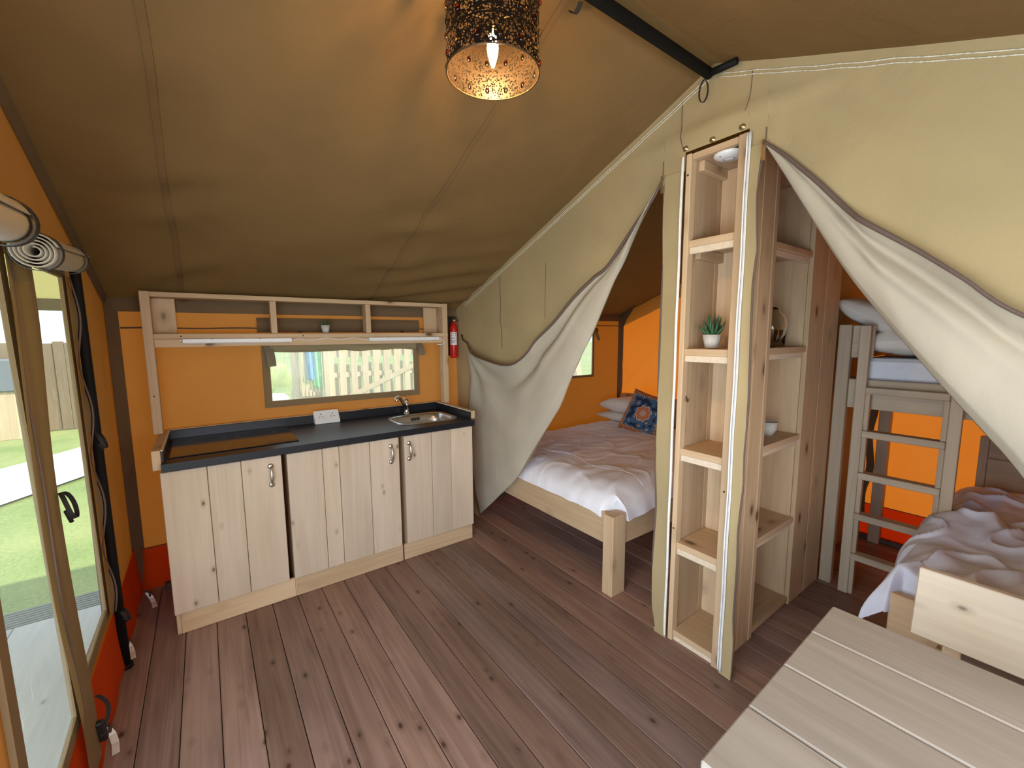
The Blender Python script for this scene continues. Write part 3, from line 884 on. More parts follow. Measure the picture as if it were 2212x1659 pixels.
def folded_flap(name, label, Fc, Bc, fold_z, side):
    """door flap folded outwards: from the fold (silhouette) to its zipped edge"""
    root = thing(name, label, 'tent flap', (XP, Fc[0][0], 0), 'folded back door flaps of the partition')
    Fp = [(y, z) for y, z in Fc]
    Bp = [(y, z) for y, z in Bc]
    def fn(u, t):
        a = lerp_curve([(0, *p) for p in Fp], t)
        b_ = lerp_curve([(0, *p) for p in Bp], t)
        p = a * (1 - u) + b_ * u
        w_ = min(1, (a - b_).length / 0.45)
        # bellies out of the plane, rolls round the fold, hangs in soft folds
        bulge = 0.012 + w_ * (0.055 * math.sin(PI * min(1, u * 1.15)) ** 0.7 * (1 - 0.4 * t))
        if u < 0.12:
            bulge *= (u / 0.12) ** 0.5
        bulge += 0.020 * w_ * math.exp(-((u - 0.66) / 0.09) ** 2) * math.exp(-((t - 0.52) / 0.22) ** 2)
        bulge -= 0.016 * w_ * math.exp(-((u - 0.82) / 0.06) ** 2)
        bulge += 0.010 * w_ * nz(p.y * 4, p.z * 4, 31)
        # lip of the turned edge stands off the wall towards the hook
        lip = max(0, (u - 0.78) / 0.22) * max(0, min(1, (t - 0.35) / 0.3)) * (1 - max(0, (t - 0.93) / 0.07))
        bulge += 0.055 * lip
        # creases radiating from the hook
        dh = math.hypot(p.y - Bp[-1][0], p.z - Bp[-1][1])
        an = math.atan2(p.z - Bp[-1][1], p.y - Bp[-1][0])
        bulge += 0.014 * math.exp(-(dh / 0.55) ** 2) * min(1, dh / 0.1) * math.sin(an * 13)
        sag = -0.02 * w_ * math.sin(PI * u) * 0
        return (XP - 0.004 - bulge, p.y, p.z + sag)
    sheet('cloth', m_flap, fn, 60, 110, root, solid=0.0025)
    pth = []
    for i in range(90):
        t = i / 89
        p = Vector(fn(1.0, t)); q = Vector(fn(0.97, t))
        pth.append(p + Vector((-0.003, 0, 0)))
    tube('zip_tape', m_tape, pth, [0.006 + 0.004 * math.sin(PI * min(1, i / 60)) for i in range(90)], root, 6)
    return root
fl = folded_flap('door_flap', 'beige canvas door flap folded back beside the kitchen, in front of the double bed', FL, BL, 0, 1)
fr = folded_flap('door_flap', 'beige canvas door flap folded back in front of the bunk bed', FR, BR, 0, -1)
tube('hook_cord', m_strap, [(XP - 0.02, 3.10, 1.49), (XP - 0.03, 3.16, 1.52), (XP - 0.02, 3.20, 1.56)], 0.006, fl, 8)

# ------------------------------------------------------------------ poles
pole = thing('tent_pole', 'slim black pole standing at the left wall beside the clear panel', 'tent pole', (-0.415, 2.56, 0))
tube('pole', m_blackmetal, [(-0.405, 2.565, 0.012), (-0.405, 2.545, 0.6), (-0.404, 2.52, 1.2), (-0.404, 2.50, 1.78), (-0.405, 2.498, 1.86)], 0.0175, pole, 14)
lathe('foot', m_blackmetal, [(0.0, 0.02), (0.024, 0.018), (0.026, 0.0), (0, 0)], (-0.405, 2.566, 0.001), pole, 14)
rp = thing('ridge_pole', 'black ridge pole under the peak of the roof', 'tent pole', (0, RY, RZ - 0.05))
tube('pole', m_blackmetal, [(XL + 0.01, RY, RZ - 0.052), (XP - 0.035, RY, RZ - 0.052)], 0.021, rp, 14)
tube('end_pole', m_blackmetal, [(XP - 0.045, RY + 0.012, RZ - 0.055), (XP - 0.045, RY - 0.118, RZ - 0.062)], 0.014, rp, 12)
ribbon('tie_loop', m_strap, [(XP - 0.045, RY + 0.012 + 0.022 * math.sin(2 * PI * i / 20) + 0.01 * i / 20, RZ - 0.07 - 0.055 * (1 - math.cos(2 * PI * i / 20)) / 2 * 1.6) for i in range(21)], (1, 0, 0.2), 0.010, 0.002, rp)
ribbon('tie_loop', m_strap, [(1.065, RY + 0.03 + 0.05 * i / 8, RZ - 0.06 - 0.02 * math.sin(PI * i / 8)) for i in range(9)], (1, 0, 0.2), 0.02, 0.002, rp)

# fixing straps that hold the wall to the floor
def peg(loc, d, label):
    x_, y_ = loc
    t = thing('fixing_strap', label, 'strap', (x_, y_, 0), 'fixing straps along the left wall')
    ribbon('webbing', m_piping, [(x_ - 0.01, y_, 0.055), (x_ + 0.008, y_ - 0.012, 0.018), (x_ + 0.02, y_ - 0.05, 0.006), (x_ + 0.028, y_ - 0.105, 0.004)], (1, 0.3, 0), 0.022, 0.002, t)
    lathe('buckle', m_darkrust, [(0.004, -0.006), (0.016, -0.004), (0.016, 0.004), (0.004, 0.006)], (x_ + 0.002, y_, 0.040), t, 14, 'x')
    tube('hook', m_darkrust, [(x_ - 0.035, y_ + 0.01, 0.075), (x_ - 0.02, y_ + 0.005, 0.06), (x_, y_, 0.05)], 0.004, t, 8)
    return t
peg((-0.405, 2.13), 1, 'pale webbing strap with a buckle on the boards below the door post')
peg((-0.415, 2.72), 1, 'pale webbing strap on the boards at the foot of the black pole')
peg((-0.365, 3.17), 1, 'pale webbing strap on the boards in the corner left of the kitchen units')

# ------------------------------------------------------------------ pendant lamp
LX, LY, LB, LT, LR = 0.70, 1.04, 2.273, 2.500, 0.127
pend = thing('pendant_lamp', 'pendant lamp with a pierced metal drum shade and coloured glass beads', 'lamp', (LX, LY, LB))
seg = 96
V, F = [], []
for j in range(2):
    for k in range(seg + 1):
        a = 2 * PI * k / seg
        V.append(Vector((LX + LR * math.cos(a), LY + LR * math.sin(a), LB + (LT - LB) * j)))
F = [[k, k + 1, seg + 2 + k, seg + 1 + k] for k in range(seg)]
sh = link('lamp_shade', V, F, mat_shade(), pend, True)
uvl = sh.data.uv_layers.new(name='UVMap')
for p in sh.data.polygons:
    for li in p.loop_indices:
        vi = sh.data.loops[li].vertex_index
        uvl.data[li].uv = ((vi % (seg + 1)) / seg, vi // (seg + 1))
m_shrim = plain('lamp_rim', (0.10, 0.065, 0.035), 0.4, 0.7)
for zz in (LB, LT):
    tube('rim', m_shrim, [(LX + LR * math.cos(2 * PI * k / 64), LY + LR * math.sin(2 * PI * k / 64), zz) for k in range(65)], 0.0022, pend, 6)
m_beads = [mat_glass('red_glass_bead', (0.9, 0.10, 0.03), 0.15), mat_glass('amber_glass_bead', (1.0, 0.66, 0.18), 0.15)]
bv, bf = lathe_vf([(0.0, -0.0050), (0.004, -0.0044), (0.0062, -0.0018), (0.0062, 0.0018), (0.004, 0.0044), (0.0, 0.0050)], (0, 0, 0), 10)
bead_me = []
for mm in m_beads:
    me = bpy.data.meshes.new('bead')
    me.from_pydata([tuple((v[0] * 1.15, v[1] * 0.75, v[2] * 1.7)) for v in bv], [], bf)
    me.materials.append(mm)
    me.polygons.foreach_set('use_smooth', [True] * len(me.polygons))
    bead_me.append(me)
for row, zz in enumerate((LB + 0.024, LB + 0.100, LB + 0.176)):
    for k in range(14):
        a = 2 * PI * (k + 0.5) / 14
        o = bpy.data.objects.new('bead', bead_me[(k + row) % 2])
        o.location = (LR * 1.01 * math.cos(a), LR * 1.01 * math.sin(a), zz - LB)
        o.rotation_euler = (0, 0, a + PI / 2)
        o.parent = pend
        C.objects.link(o)
m_bulb = mat_glow('lit_bulb', (1.0, 0.58, 0.20), 1500)
lathe('bulb', m_bulb, [(0.0, 2.288), (0.003, 2.290), (0.008, 2.303), (0.0135, 2.322), (0.0155, 2.338), (0.0145, 2.352), (0.011, 2.366), (0.009, 2.374)], (LX, LY, 0), pend, 18)
lathe('bulb_holder', m_brass, [(0.010, 2.372), (0.014, 2.374), (0.014, 2.430), (0.006, 2.440), (0.0, 2.440)], (LX, LY, 0), pend, 16)
for k in range(3):
    a = 2 * PI * k / 3 + 0.4
    tube('spoke', m_shrim, [(LX + 0.012 * math.cos(a), LY + 0.012 * math.sin(a), 2.436), (LX + LR * math.cos(a), LY + LR * math.sin(a), LT - 0.003)], 0.002, pend, 6)
tube('cord', m_black, [(LX, LY, 2.438), (LX, LY, RZ - 0.07)], 0.003, pend, 8)

# ------------------------------------------------------------------ kitchen units
KF = 2.673
def handle(px, z0, z1, door):
    y = KF - 0.004
    pts = [(px, y - 0.004, z0 + 0.010), (px, y - 0.018, z0 + 0.014), (px, y - 0.027, z0 + 0.030), (px, y - 0.031, (z0 + z1) / 2), (px, y - 0.027, z1 - 0.030), (px, y - 0.018, z1 - 0.014), (px, y - 0.004, z1 - 0.010)]
    cu = [lerp_curve(pts, i / 24) for i in range(25)]
    rr = [0.0055 + 0.003 * math.exp(-((i - 12) / 4.5) ** 2) - 0.001 * math.exp(-((i - 6) / 2) ** 2) for i in range(25)]
    parts = [tube_vf(cu, rr, 10)]
    for zz in (z0 + 0.008, z1 - 0.008):
        parts.append(lathe_vf([(0.0, -0.007), (0.009, -0.006), (0.0155, -0.002), (0.0165, 0.004)], (px, y, zz), 16, 'y'))
    v, f = merge(parts)
    link('handle', v, f, m_nickel, door, True)

def unit(label, x0, x1, seams_, hx, hz, plx0, plx1):
    t = thing('kitchen_cabinet', label, 'cabinet', ((x0 + x1) / 2, 3.0, 0), 'kitchen base cabinets under the worktop')
    for a, b_ in ((x0 + 0.004, x0 + 0.024), (x1 - 0.024, x1 - 0.004)):
        box('side_panel', woodZ, a, b_, KF + 0.024, 3.26, 0.0, 0.890, t)
    box('back_panel', woodX, x0 + 0.024, x1 - 0.024, 3.25, 3.262, 0.10, 0.890, t)
    box('bottom_panel', woodX, x0 + 0.024, x1 - 0.024, KF + 0.03, 3.25, 0.10, 0.118, t)
    box('plinth', woodX, plx0, plx1, KF + 0.018, KF + 0.038, 0.001, 0.117, t, 0.003)
    # the door: a hidden ledge carries its boards
    d = box('door', woodX, x0 + 0.05, x1 - 0.05, KF + 0.019, KF + 0.023, 0.22, 0.80, t)
    xs_ = [x0] + seams_ + [x1]
    for a, b_ in zip(xs_, xs_[1:]):
        dy = random.uniform(-0.0015, 0.0015)
        box('plank', doorZ, a + 0.0012, b_ - 0.0012, KF + dy, KF + 0.0185 + dy, 0.122, 0.884, d, 0.0025)
    handle(hx, hz[0], hz[1], d)
    return t
unit('plank fronted kitchen cabinet at the left end, under the black hob', -0.222, 0.315, [-0.031, 0.119], 0.258, (0.715, 0.838), -0.200, 0.345)
unit('widest plank fronted kitchen cabinet in the middle, with four boards', 0.340, 1.010, [0.532, 0.628, 0.815], 0.953, (0.718, 0.840), 0.352, 1.020)
unit('plank fronted kitchen cabinet at the right end, under the sink', 1.046, 1.580, [1.246, 1.397], 1.079, (0.718, 0.842), 1.030, 1.578)

# worktop with the cut-out for the sink
TT, TB = 0.932, 0.893
SX, SY, SA, SB = 1.315, 2.955, 0.215, 0.170
WX0, WX1, WY0, WY1 = -0.212, 1.585, 2.648, 3.272
def superell(th, a, b_, n=4.5):
    c, s = math.cos(th), math.sin(th)
    r = (abs(c / a) ** n + abs(s / b_) ** n) ** (-1 / n)
    return r * c, r * s
angs = sorted([2 * PI * i / 64 for i in range(64)] + [math.atan2(yy - SY, xx - SX) % (2 * PI) for xx in (WX0, WX1) for yy in (WY0, WY1)])
def rect_hit(th):
    c, s = math.cos(th), math.sin(th)
    ts = []
    if c > 1e-9: ts.append((WX1 - SX) / c)
    if c < -1e-9: ts.append((WX0 - SX) / c)
    if s > 1e-9: ts.append((WY1 - SY) / s)
    if s < -1e-9: ts.append((WY0 - SY) / s)
    r = min(ts)
    return SX + r * c, SY + r * s
n_ = len(angs)
V, F = [], []
for z_ in (TT, TB):
    for th in angs:
        V.append((*rect_hit(th), z_))
    for th in angs:
        ex, ey = superell(th, SA - 0.010, SB - 0.010)
        V.append((SX + ex, SY + ey, z_))
for i in range(n_):
    j = (i + 1) % n_
    F += [[i, j, n_ + j, n_ + i], [2 * n_ + j, 2 * n_ + i, 3 * n_ + i, 3 * n_ + j], [j, i, 2 * n_ + i, 2 * n_ + j], [n_ + i, n_ + j, 3 * n_ + j, 3 * n_ + i]]
wt = thing('worktop', 'long black laminate worktop with raised back edge over the cabinets', 'worktop', (0.68, 2.95, TB))
link('slab', V, F, m_worktop, wt)
box('backsplash', m_worktop, WX0, WX1, 3.268, 3.284, TT - 0.03, 0.990, wt, 0.001)
box('back_rail', woodX, WX0 - 0.034, WX1 + 0.034, 3.2845, 3.306, 0.86, 0.994, wt, 0.002)
box('end_splash', m_worktop, WX0, WX0 + 0.010, 2.70, 3.268, TT, 0.990, wt, 0.001)
box('end_rail', woodY, WX0 - 0.036, WX0 - 0.0005, 2.695, 3.284, 0.895, 0.995, wt, 0.002)
box('end_splash', m_worktop, WX1 - 0.010, WX1, 2.70, 3.268, TT, 0.990, wt, 0.001)
box('end_rail', woodY, WX1 + 0.0005, WX1 + 0.030, 2.690, 3.284, 0.935, 0.995, wt, 0.002)
box('edge_strip', m_edge, WX1 - 0.0115, WX1 + 0.0003, 2.6985, 3.266, 0.990, 0.9955, wt, 0)
box('edge_strip', m_edge, WX0 - 0.0003, WX0 + 0.0115, 2.6985, 3.266, 0.990, 0.9955, wt, 0)
# hob
hob = thing('hob', 'black glass ceramic hob let into the worktop', 'hob', (0.115, 3.0, TT))
box('glass_plate', m_hob, -0.192, 0.425, 2.757, 3.255, TT + 0.0003, TT + 0.0055, hob, 0.002)
for cx_, cy_, rr in ((0.235, 2.90, 0.085), (0.235, 3.12, 0.105), (-0.02, 2.90, 0.105), (-0.02, 3.13, 0.085)):
    v, f = lathe_vf([(rr, 0.0), (rr + 0.0022, 0.0)], (cx_, cy_, TT + 0.0058), 48)
    link('cooking_ring', v, f, m_hobline, hob)
# sink
snk = thing('sink', 'stainless steel inset sink at the right end of the worktop', 'sink', (SX, SY, TT))
loops = [(1.0 * SA + 0.022, SB + 0.022, TT + 0.0008), (SA + 0.020, SB + 0.020, TT + 0.0045), (SA + 0.002, SB + 0.002, TT + 0.004), (SA - 0.014, SB - 0.014, TT - 0.004), (SA - 0.022, SB - 0.022, TT - 0.05), (SA - 0.035, SB - 0.035, TT - 0.125), (SA - 0.075, SB - 0.07, TT - 0.150), (0.03, 0.03, TT - 0.156)]
V, F = [], []
m_ = 64
for a, b_, z_ in loops:
    for k in range(m_):
        ex, ey = superell(2 * PI * k / m_, a, b_, 4.5 if a > 0.05 else 2)
        V.append((SX + ex, SY + ey, z_))
for i in range(len(loops) - 1):
    for k in range(m_):
        F.append([i * m_ + k, i * m_ + (k + 1) % m_, (i + 1) * m_ + (k + 1) % m_, (i + 1) * m_ + k])
link('basin', V, F, m_steel, snk, True)
lathe('drain', m_darkrust, [(0.0, 0.0), (0.02, 0.001), (0.032, 0.002), (0.034, 0.0)], (SX, SY, TT - 0.155), snk, 20)
for k in range(5):
    box('overflow_slot', m_black, SX - 0.034 + k * 0.015, SX - 0.026 + k * 0.015, SY + SB - 0.026, SY + SB - 0.022, TT - 0.043, TT - 0.018, snk, 0)
# tap
tp = thing('tap', 'chrome mixer tap behind the sink', 'tap', (1.285, 3.205, TT))
lathe('body', m_chrome, [(0.0, 0.0), (0.027, 0.0), (0.027, 0.004), (0.022, 0.009), (0.0205, 0.03), (0.0205, 0.065), (0.024, 0.070), (0.024, 0.085), (0.019, 0.096), (0.0, 0.098)], (1.285, 3.205, TT), tp, 24)
tube('spout', m_chrome, [lerp_curve([(1.280, 3.195, TT + 0.045), (1.245, 3.150, TT + 0.085), (1.200, 3.095, TT + 0.135), (1.163, 3.050, TT + 0.163), (1.142, 3.028, TT + 0.160), (1.136, 3.022, TT + 0.140)], i / 20) for i in range(21)], [0.0115] * 16 + [0.013, 0.014, 0.014, 0.014, 0.013], tp, 14)
tube('lever', m_chrome, [lerp_curve([(1.285, 3.207, TT + 0.094), (1.290, 3.195, TT + 0.112), (1.262, 3.165, TT + 0.128), (1.240, 3.140, TT + 0.132)], i / 10) for i in range(11)], [0.012, 0.012, 0.011, 0.010, 0.009, 0.008, 0.007, 0.007, 0.008, 0.008, 0.006], tp, 12)
# socket box
so = thing('socket_box', 'white double power socket on a sloping box on the worktop', 'socket', (0.69, 3.24, TT))
y0, y1 = 3.196, 3.266
prof = [(y0, TT + 0.0005), (y0, TT + 0.022), (y0 + 0.006, TT + 0.026), (y1 - 0.016, TT + 0.088), (y1, TT + 0.088), (y1, TT + 0.0005)]
V, F = [], []
for xx in (0.602, 0.772):
    V += [(xx, a, b_) for a, b_ in prof]
F = [[i, (i + 1) % 6, 6 + (i + 1) % 6, 6 + i] for i in range(6)] + [[5, 4, 3, 2, 1, 0], [6, 7, 8, 9, 10, 11]]
ob = link('box', V, F, m_white, so)
md = ob.modifiers.new('bevel', 'BEVEL'); md.width = 0.004; md.segments = 2
sl = (Vector((0, prof[3][0] - prof[2][0], prof[3][1] - prof[2][1])))
def on_slope(xx, q, lift=0.0008):
    nrm = Vector((0, -sl.z, sl.y)).normalized()
    return Vector((xx, prof[2][0], prof[2][1])) + Vector((0, sl.y, sl.z)) * q + nrm * lift
def slope_box(name, mat, xx, q, wx, wq, h):
    d = sl.normalized(); nrm = Vector((0, -sl.z, sl.y)).normalized()
    c = on_slope(xx, q, 0)
    V = []
    for hh in (0.0002, h):
        for a, b_ in ((-1, -1), (1, -1), (1, 1), (-1, 1)):
            V.append(c + Vector((a * wx / 2, 0, 0)) + d * (b_ * wq / 2) + nrm * hh)
    link(name, V, [[0, 3, 2, 1], [4, 5, 6, 7], [0, 1, 5, 4], [1, 2, 6, 5], [2, 3, 7, 6], [3, 0, 4, 7]], mat, so)
slope_box('faceplate', m_white, 0.687, 0.52, 0.146, 0.060, 0.003)
for xx in (0.664, 0.710):
    slope_box('rocker_switch', m_white, xx + (0.012 if xx < 0.69 else -0.012), 0.80, 0.012, 0.018, 0.007)
for cx_ in (0.648, 0.726):
    slope_box('socket_hole', m_black, cx_, 0.62, 0.005, 0.010, 0.0036)
    slope_box('socket_hole', m_black, cx_ - 0.011, 0.33, 0.008, 0.005, 0.0036)
    slope_box('socket_hole', m_black, cx_ + 0.011, 0.33, 0.008, 0.005, 0.0036)

# ------------------------------------------------------------------ open shelf over the worktop
shf = thing('wall_shelf', 'open pine wall shelf with three bays above the worktop', 'shelf', (0.68, 3.2, 0.995))
SF, SBk = 3.150, 3.300
box('post', woodZ, -0.270, -0.225, SF, SF + 0.07, 0.9955, 1.816, shf, 0.003)
box('post', woodZ, 1.598, 1.643, SF, SF + 0.07, 0.9955, 1.816, shf, 0.003)
box('top_board', woodX, -0.225, 1.598, SF + 0.002, SBk, 1.786, 1.814, shf, 0.002)
box('shelf_board', woodX, -0.225, 1.640, SF - 0.006, SBk, 1.547, 1.577, shf, 0.002)
box('lower_rail', woodX, -0.225, 1.598, SF + 0.014, SF + 0.036, 1.498, 1.546, shf, 0.002)
box('side_panel', woodZ, -0.2695, -0.236, SF + 0.072, SBk, 1.500, 1.815, shf, 0.002)
box('side_panel', woodZ, 1.610, 1.6425, SF + 0.072, SBk, 1.500, 1.815, shf, 0.002)
box('back_board', woodZ, -0.232, -0.120, SBk - 0.020, SBk - 0.002, 1.578, 1.785, shf, 0.002)
box('back_board', woodZ, 1.492, 1.608, SBk - 0.020, SBk - 0.002, 1.578, 1.785, shf, 0.002)
box('divider', woodZ, 0.366, 0.402, SF + 0.004, SF + 0.060, 1.578, 1.785, shf, 0.002)
box('divider', woodZ, 0.978, 1.014, SF + 0.004, SF + 0.085, 1.578, 1.785, shf, 0.002)
for xx, zz in ((-0.248, 1.22), (0.55, 1.562), (-0.10, 1.561), (1.45, 1.563)):
    lathe('screw', m_darkrust, [(0, -0.0006), (0.0045, -0.0006), (0.0045, 0.001)], (xx, SF - (0.007 if zz > 1.5 else 0.0008), zz), shf, 10, 'y')

def strip_light(label, x0, x1):
    t = thing('strip_light', label, 'strip light', ((x0 + x1) / 2, SF, 1.534), 'white strip lights under the wall shelf')
    box('housing', m_white, x0, x1, SF - 0.022, SF + 0.0135, 1.521, 1.5465, t, 0.003)
    box('lens', m_label, x0 + 0.02, x1 - 0.05, SF - 0.019, SF + 0.010, 1.5185, 1.5209, t, 0.001)
    box('switch', m_white, x1 - 0.075, x1 - 0.060, SF - 0.0245, SF - 0.0222, 1.530, 1.538, t, 0.0005)
    for q in (0.25, 0.68):
        box('screw_slot', m_black, x0 + (x1 - x0) * q - 0.004, x0 + (x1 - x0) * q + 0.004, SF - 0.0232, SF - 0.0221, 1.5425, 1.5455, t, 0)
    return t
sl1 = strip_light('white strip light under the left bay of the wall shelf', -0.096, 0.480)
tube('plug', m_white, [(-0.112, SF - 0.004, 1.538), (-0.0965, SF - 0.004, 1.538)], 0.004, sl1, 8)
strip_light('white strip light under the right bay of the wall shelf', 0.990, 1.555)
cab = tag(tube('cable', m_white, [(0.481 + (0.99 - 0.481) * i / 40, SF + 0.008, 1.535 + 0.006 * math.sin(i * 0.45) + 0.004 * (i > 12)) for i in range(41)], 0.0028, None, 6, loc=(0.74, SF, 1.535)), 'white cable linking the two strip lights along the rail', 'cable')
cab2 = tag(tube('cable', m_white, [lerp_curve([(1.556, SF + 0.004, 1.532), (1.585, SF - 0.006, 1.530), (1.602, SF - 0.008, 1.512), (1.600, SF - 0.006, 1.492), (1.575, SF - 0.002, 1.484), (1.545, SF + 0.004, 1.486)], i / 24) for i in range(25)], 0.003, None, 6, loc=(1.58, SF, 1.5)), 'white cable looping at the right post of the wall shelf', 'cable')

# ------------------------------------------------------------------ plants
def pot_plant(label, loc, r0_, r1_, h, n, ll, seed, group):
    t = thing('potted_plant', label, 'plant', loc, group)
    x_, y_, z_ = loc
    lathe('pot', m_potgrey, [(0.0, 0.0005), (r0_, 0.0005), (r1_, h), (r1_ * 0.90, h), (r1_ * 0.86, h * 0.86), (0, h * 0.86)], loc, t, 24)
    lathe('soil', m_soil, [(r1_ * 0.85, h * 0.88), (0, h * 0.90)], loc, t, 16)
    rnd = random.Random(seed)
    for k in range(n):
        a = 2.399 * k
        tilt = 0.15 + 0.85 * (k / n) ** 0.8
        L_ = ll * (1.0 - 0.25 * k / n) * rnd.uniform(0.85, 1.1)
        pts = []
        for i in range(6):
            q = i / 5
            rr = r1_ * 0.28 * (0.3 + k / n) + L_ * math.sin(tilt * (0.7 + 0.5 * (1 - q))) * q
            hh = h * 0.86 + L_ * math.cos(tilt * (0.7 + 0.3 * q)) * q
            pts.append((x_ + rr * math.cos(a), y_ + rr * math.sin(a), z_ + hh))
        wmax = ll * 0.085
        tube('leaf', m_leaf, pts, [wmax * 0.8, wmax, wmax * 0.9, wmax * 0.65, wmax * 0.38, 0.0004], t, 5)
    return t
pot_plant('small aloe in a pale pot in the middle bay of the wall shelf', (0.708, 3.205, 1.5775), 0.020, 0.031, 0.056, 14, 0.058, 3, None)
pot_plant('spiky aloe in a pale tapered pot on a shelf of the tall shelving', (1.935, 1.055, 1.4925), 0.030, 0.042, 0.062, 18, 0.105, 5, None)

# ------------------------------------------------------------------ fire extinguisher
ex = thing('fire_extinguisher', 'small red fire extinguisher hanging beside the wall shelf', 'fire extinguisher', (1.764, 3.275, 1.36))
lathe('cylinder', m_red, [(0.0, 0.0), (0.030, 0.0), (0.033, 0.006), (0.033, 0.255), (0.029, 0.280), (0.016, 0.300), (0.012, 0.312), (0.0, 0.312)], (1.764, 3.275, 1.362), ex, 24)
lathe('valve', m_brass, [(0.0, 0.31), (0.013, 0.31), (0.013, 0.335), (0.008, 0.340), (0.0, 0.34)], (1.764, 3.275, 1.362), ex, 14)
box('lever', m_black, 1.735, 1.790, 3.268, 3.282, 1.700, 1.712, ex, 0.003)
lathe('gauge', m_chrome, [(0.0, -0.012), (0.011, -0.011), (0.012, 0.0), (0.0, 0.0)], (1.764, 3.262, 1.685), ex, 14, 'y')
tube('nozzle', m_black, [(1.776, 3.272, 1.69), (1.795, 3.262, 1.688), (1.800, 3.260, 1.672)], 0.005, ex, 8)
box('bracket', m_black, 1.735, 1.793, 3.309, 3.328, 1.38, 1.72, ex, 0.002)
lb_v, lb_f = sheet_vf(lambda u, t: (1.764 + 0.0335 * math.sin(-1.15 + 1.9 * u - 0.35), 3.275 - 0.0335 * math.cos(-1.15 + 1.9 * u - 0.35), 1.475 + 0.110 * t), 14, 2)
lab = link('label_panel', lb_v, lb_f, m_label, ex, True)
for k in range(3):
    u = 0.25 + 0.25 * k
    a = -1.15 + 1.9 * u - 0.35
    lathe('pictogram', m_red, [(0.0, -0.0004), (0.0045, -0.0004), (0.0045, 0.0)], (1.764 + 0.0341 * math.sin(a), 3.275 - 0.0341 * math.cos(a), 1.572), lab, 10, 'y')
for zz, ww in ((1.552, 0.75), (1.535, 0.6), (1.527, 0.6), (1.510, 0.7), (1.502, 0.5), (1.494, 0.65)):
    v, f = sheet_vf(lambda u, t: (1.764 + 0.0338 * math.sin(-1.0 + 1.9 * ww * u - 0.35), 3.275 - 0.0338 * math.cos(-1.0 + 1.9 * ww * u - 0.35), zz + 0.004 * t), 8, 1)
    link('print_line', v, f, m_print, lab, True)

# ------------------------------------------------------------------ rolled blind over the kitchen window
bld = thing('window_blind', 'beige canvas blind rolled up above the kitchen window', 'blind', (0.88, YK - 0.03, 1.60))
sheet('cover', m_brown, lambda u, t: (0.300 + 1.16 * u, YK - 0.022 - 0.018 * math.sin(PI * t) - 0.004 * nz(u * 9, t * 2), 1.585 + 0.098 * t), 40, 8, bld)
def blind_fn(u, t):
    a = 2 * PI * t
    b_ = 0.010 * nz(u * 5, 1.7) + 0.012 * math.exp(-((u - 0.45) / 0.06) ** 2) + 0.012 * math.exp(-((u - 0.86) / 0.05) ** 2)
    return (0.365 + 1.055 * u, YK - 0.040 + (0.020) * math.cos(a), 1.478 + b_ + (0.032 + 0.006 * nz(u * 8, 3)) * math.sin(a))
m_blind = canvas('blind_canvas', (0.42, 0.34, 0.20), (0.62, 0.46, 0.16), 0.35)
sheet('roll', m_blind, blind_fn, 50, 14, bld)
sheet('fold', m_blind, lambda u, t: (0.385 + 1.02 * u, YK - 0.062 - 0.006 * math.sin(u * 13), 1.462 + 0.012 * math.sin(u * 7.0) + 0.014 * math.exp(-((u - 0.45) / 0.05) ** 2) + 0.028 * t), 50, 4, bld)
for x0, dz in ((0.355, 0.145), (1.445, 0.105)):
    loop_ = [(x0 + 0.012 * math.sin(i / 16 * PI), YK - 0.045 - 0.045 * math.sin(PI * i / 16), 1.50 - dz * (1 - abs(1 - i / 8)) ) for i in range(17)]
    ribbon('strap', m_tan, loop_, (1, 0, 0.12), 0.052, 0.002, bld)
for xx in (0.55, 1.05, 1.30):
    box('buckle', m_black, xx, xx + 0.02, YK - 0.045, YK - 0.030, 1.583, 1.596, bld, 0.002)
ribbon('window_loop', m_tan, [(3.585 + 0.012 * math.sin(i / 10 * PI), YK - 0.03 - 0.05 * math.sin(PI * i / 20), 1.60 - 0.11 * math.sin(PI * i / 20)) for i in range(21)], (1, 0, 0), 0.035, 0.002, wk)
tube('blind_roll', m_border, [(2.72 + 0.86 * i / 20, YK - 0.045, 1.60 + 0.006 * nz(i * .7, 2)) for i in range(21)], 0.032, wk, 12)

# ------------------------------------------------------------------ tall shelving in the partition
bk = thing('bookcase', 'tall pine shelving standing in the partition between the two tent doors', 'bookcase', (2.44, 1.03, 0))
BT = 2.362
box('post', woodZ, 1.824, 1.870, 1.131, 1.156, 0.0, BT, bk, 0.003)
box('post', woodZ, 1.824, 1.870, 0.886, 0.924, 0.0, BT, bk, 0.003)
box('header', woodY, 1.834, 1.862, 0.925, 1.130, 2.335, BT, bk, 0.002)
box('top_panel', woodX, 1.872, 3.04, 0.925, 1.140, 2.345, BT, bk, 0.002)
# boards of its left side (towards the double bed) and the dividing back between the two bays
for a, b_ in ((1.872, 2.08), (2.081, 2.30), (2.301, 2.52), (2.521, 2.74), (2.741, 2.90), (2.901, 3.056)):
    box('plank', woodZ, a, b_, 1.140, 1.158, 0.0, BT, bk, 0.002)
for a, b_ in ((0.925, 1.030), (1.031, 1.1395)):
    box('plank', woodZ, 2.112, 2.130, a, b_, 0.0, 2.344, bk, 0.002)
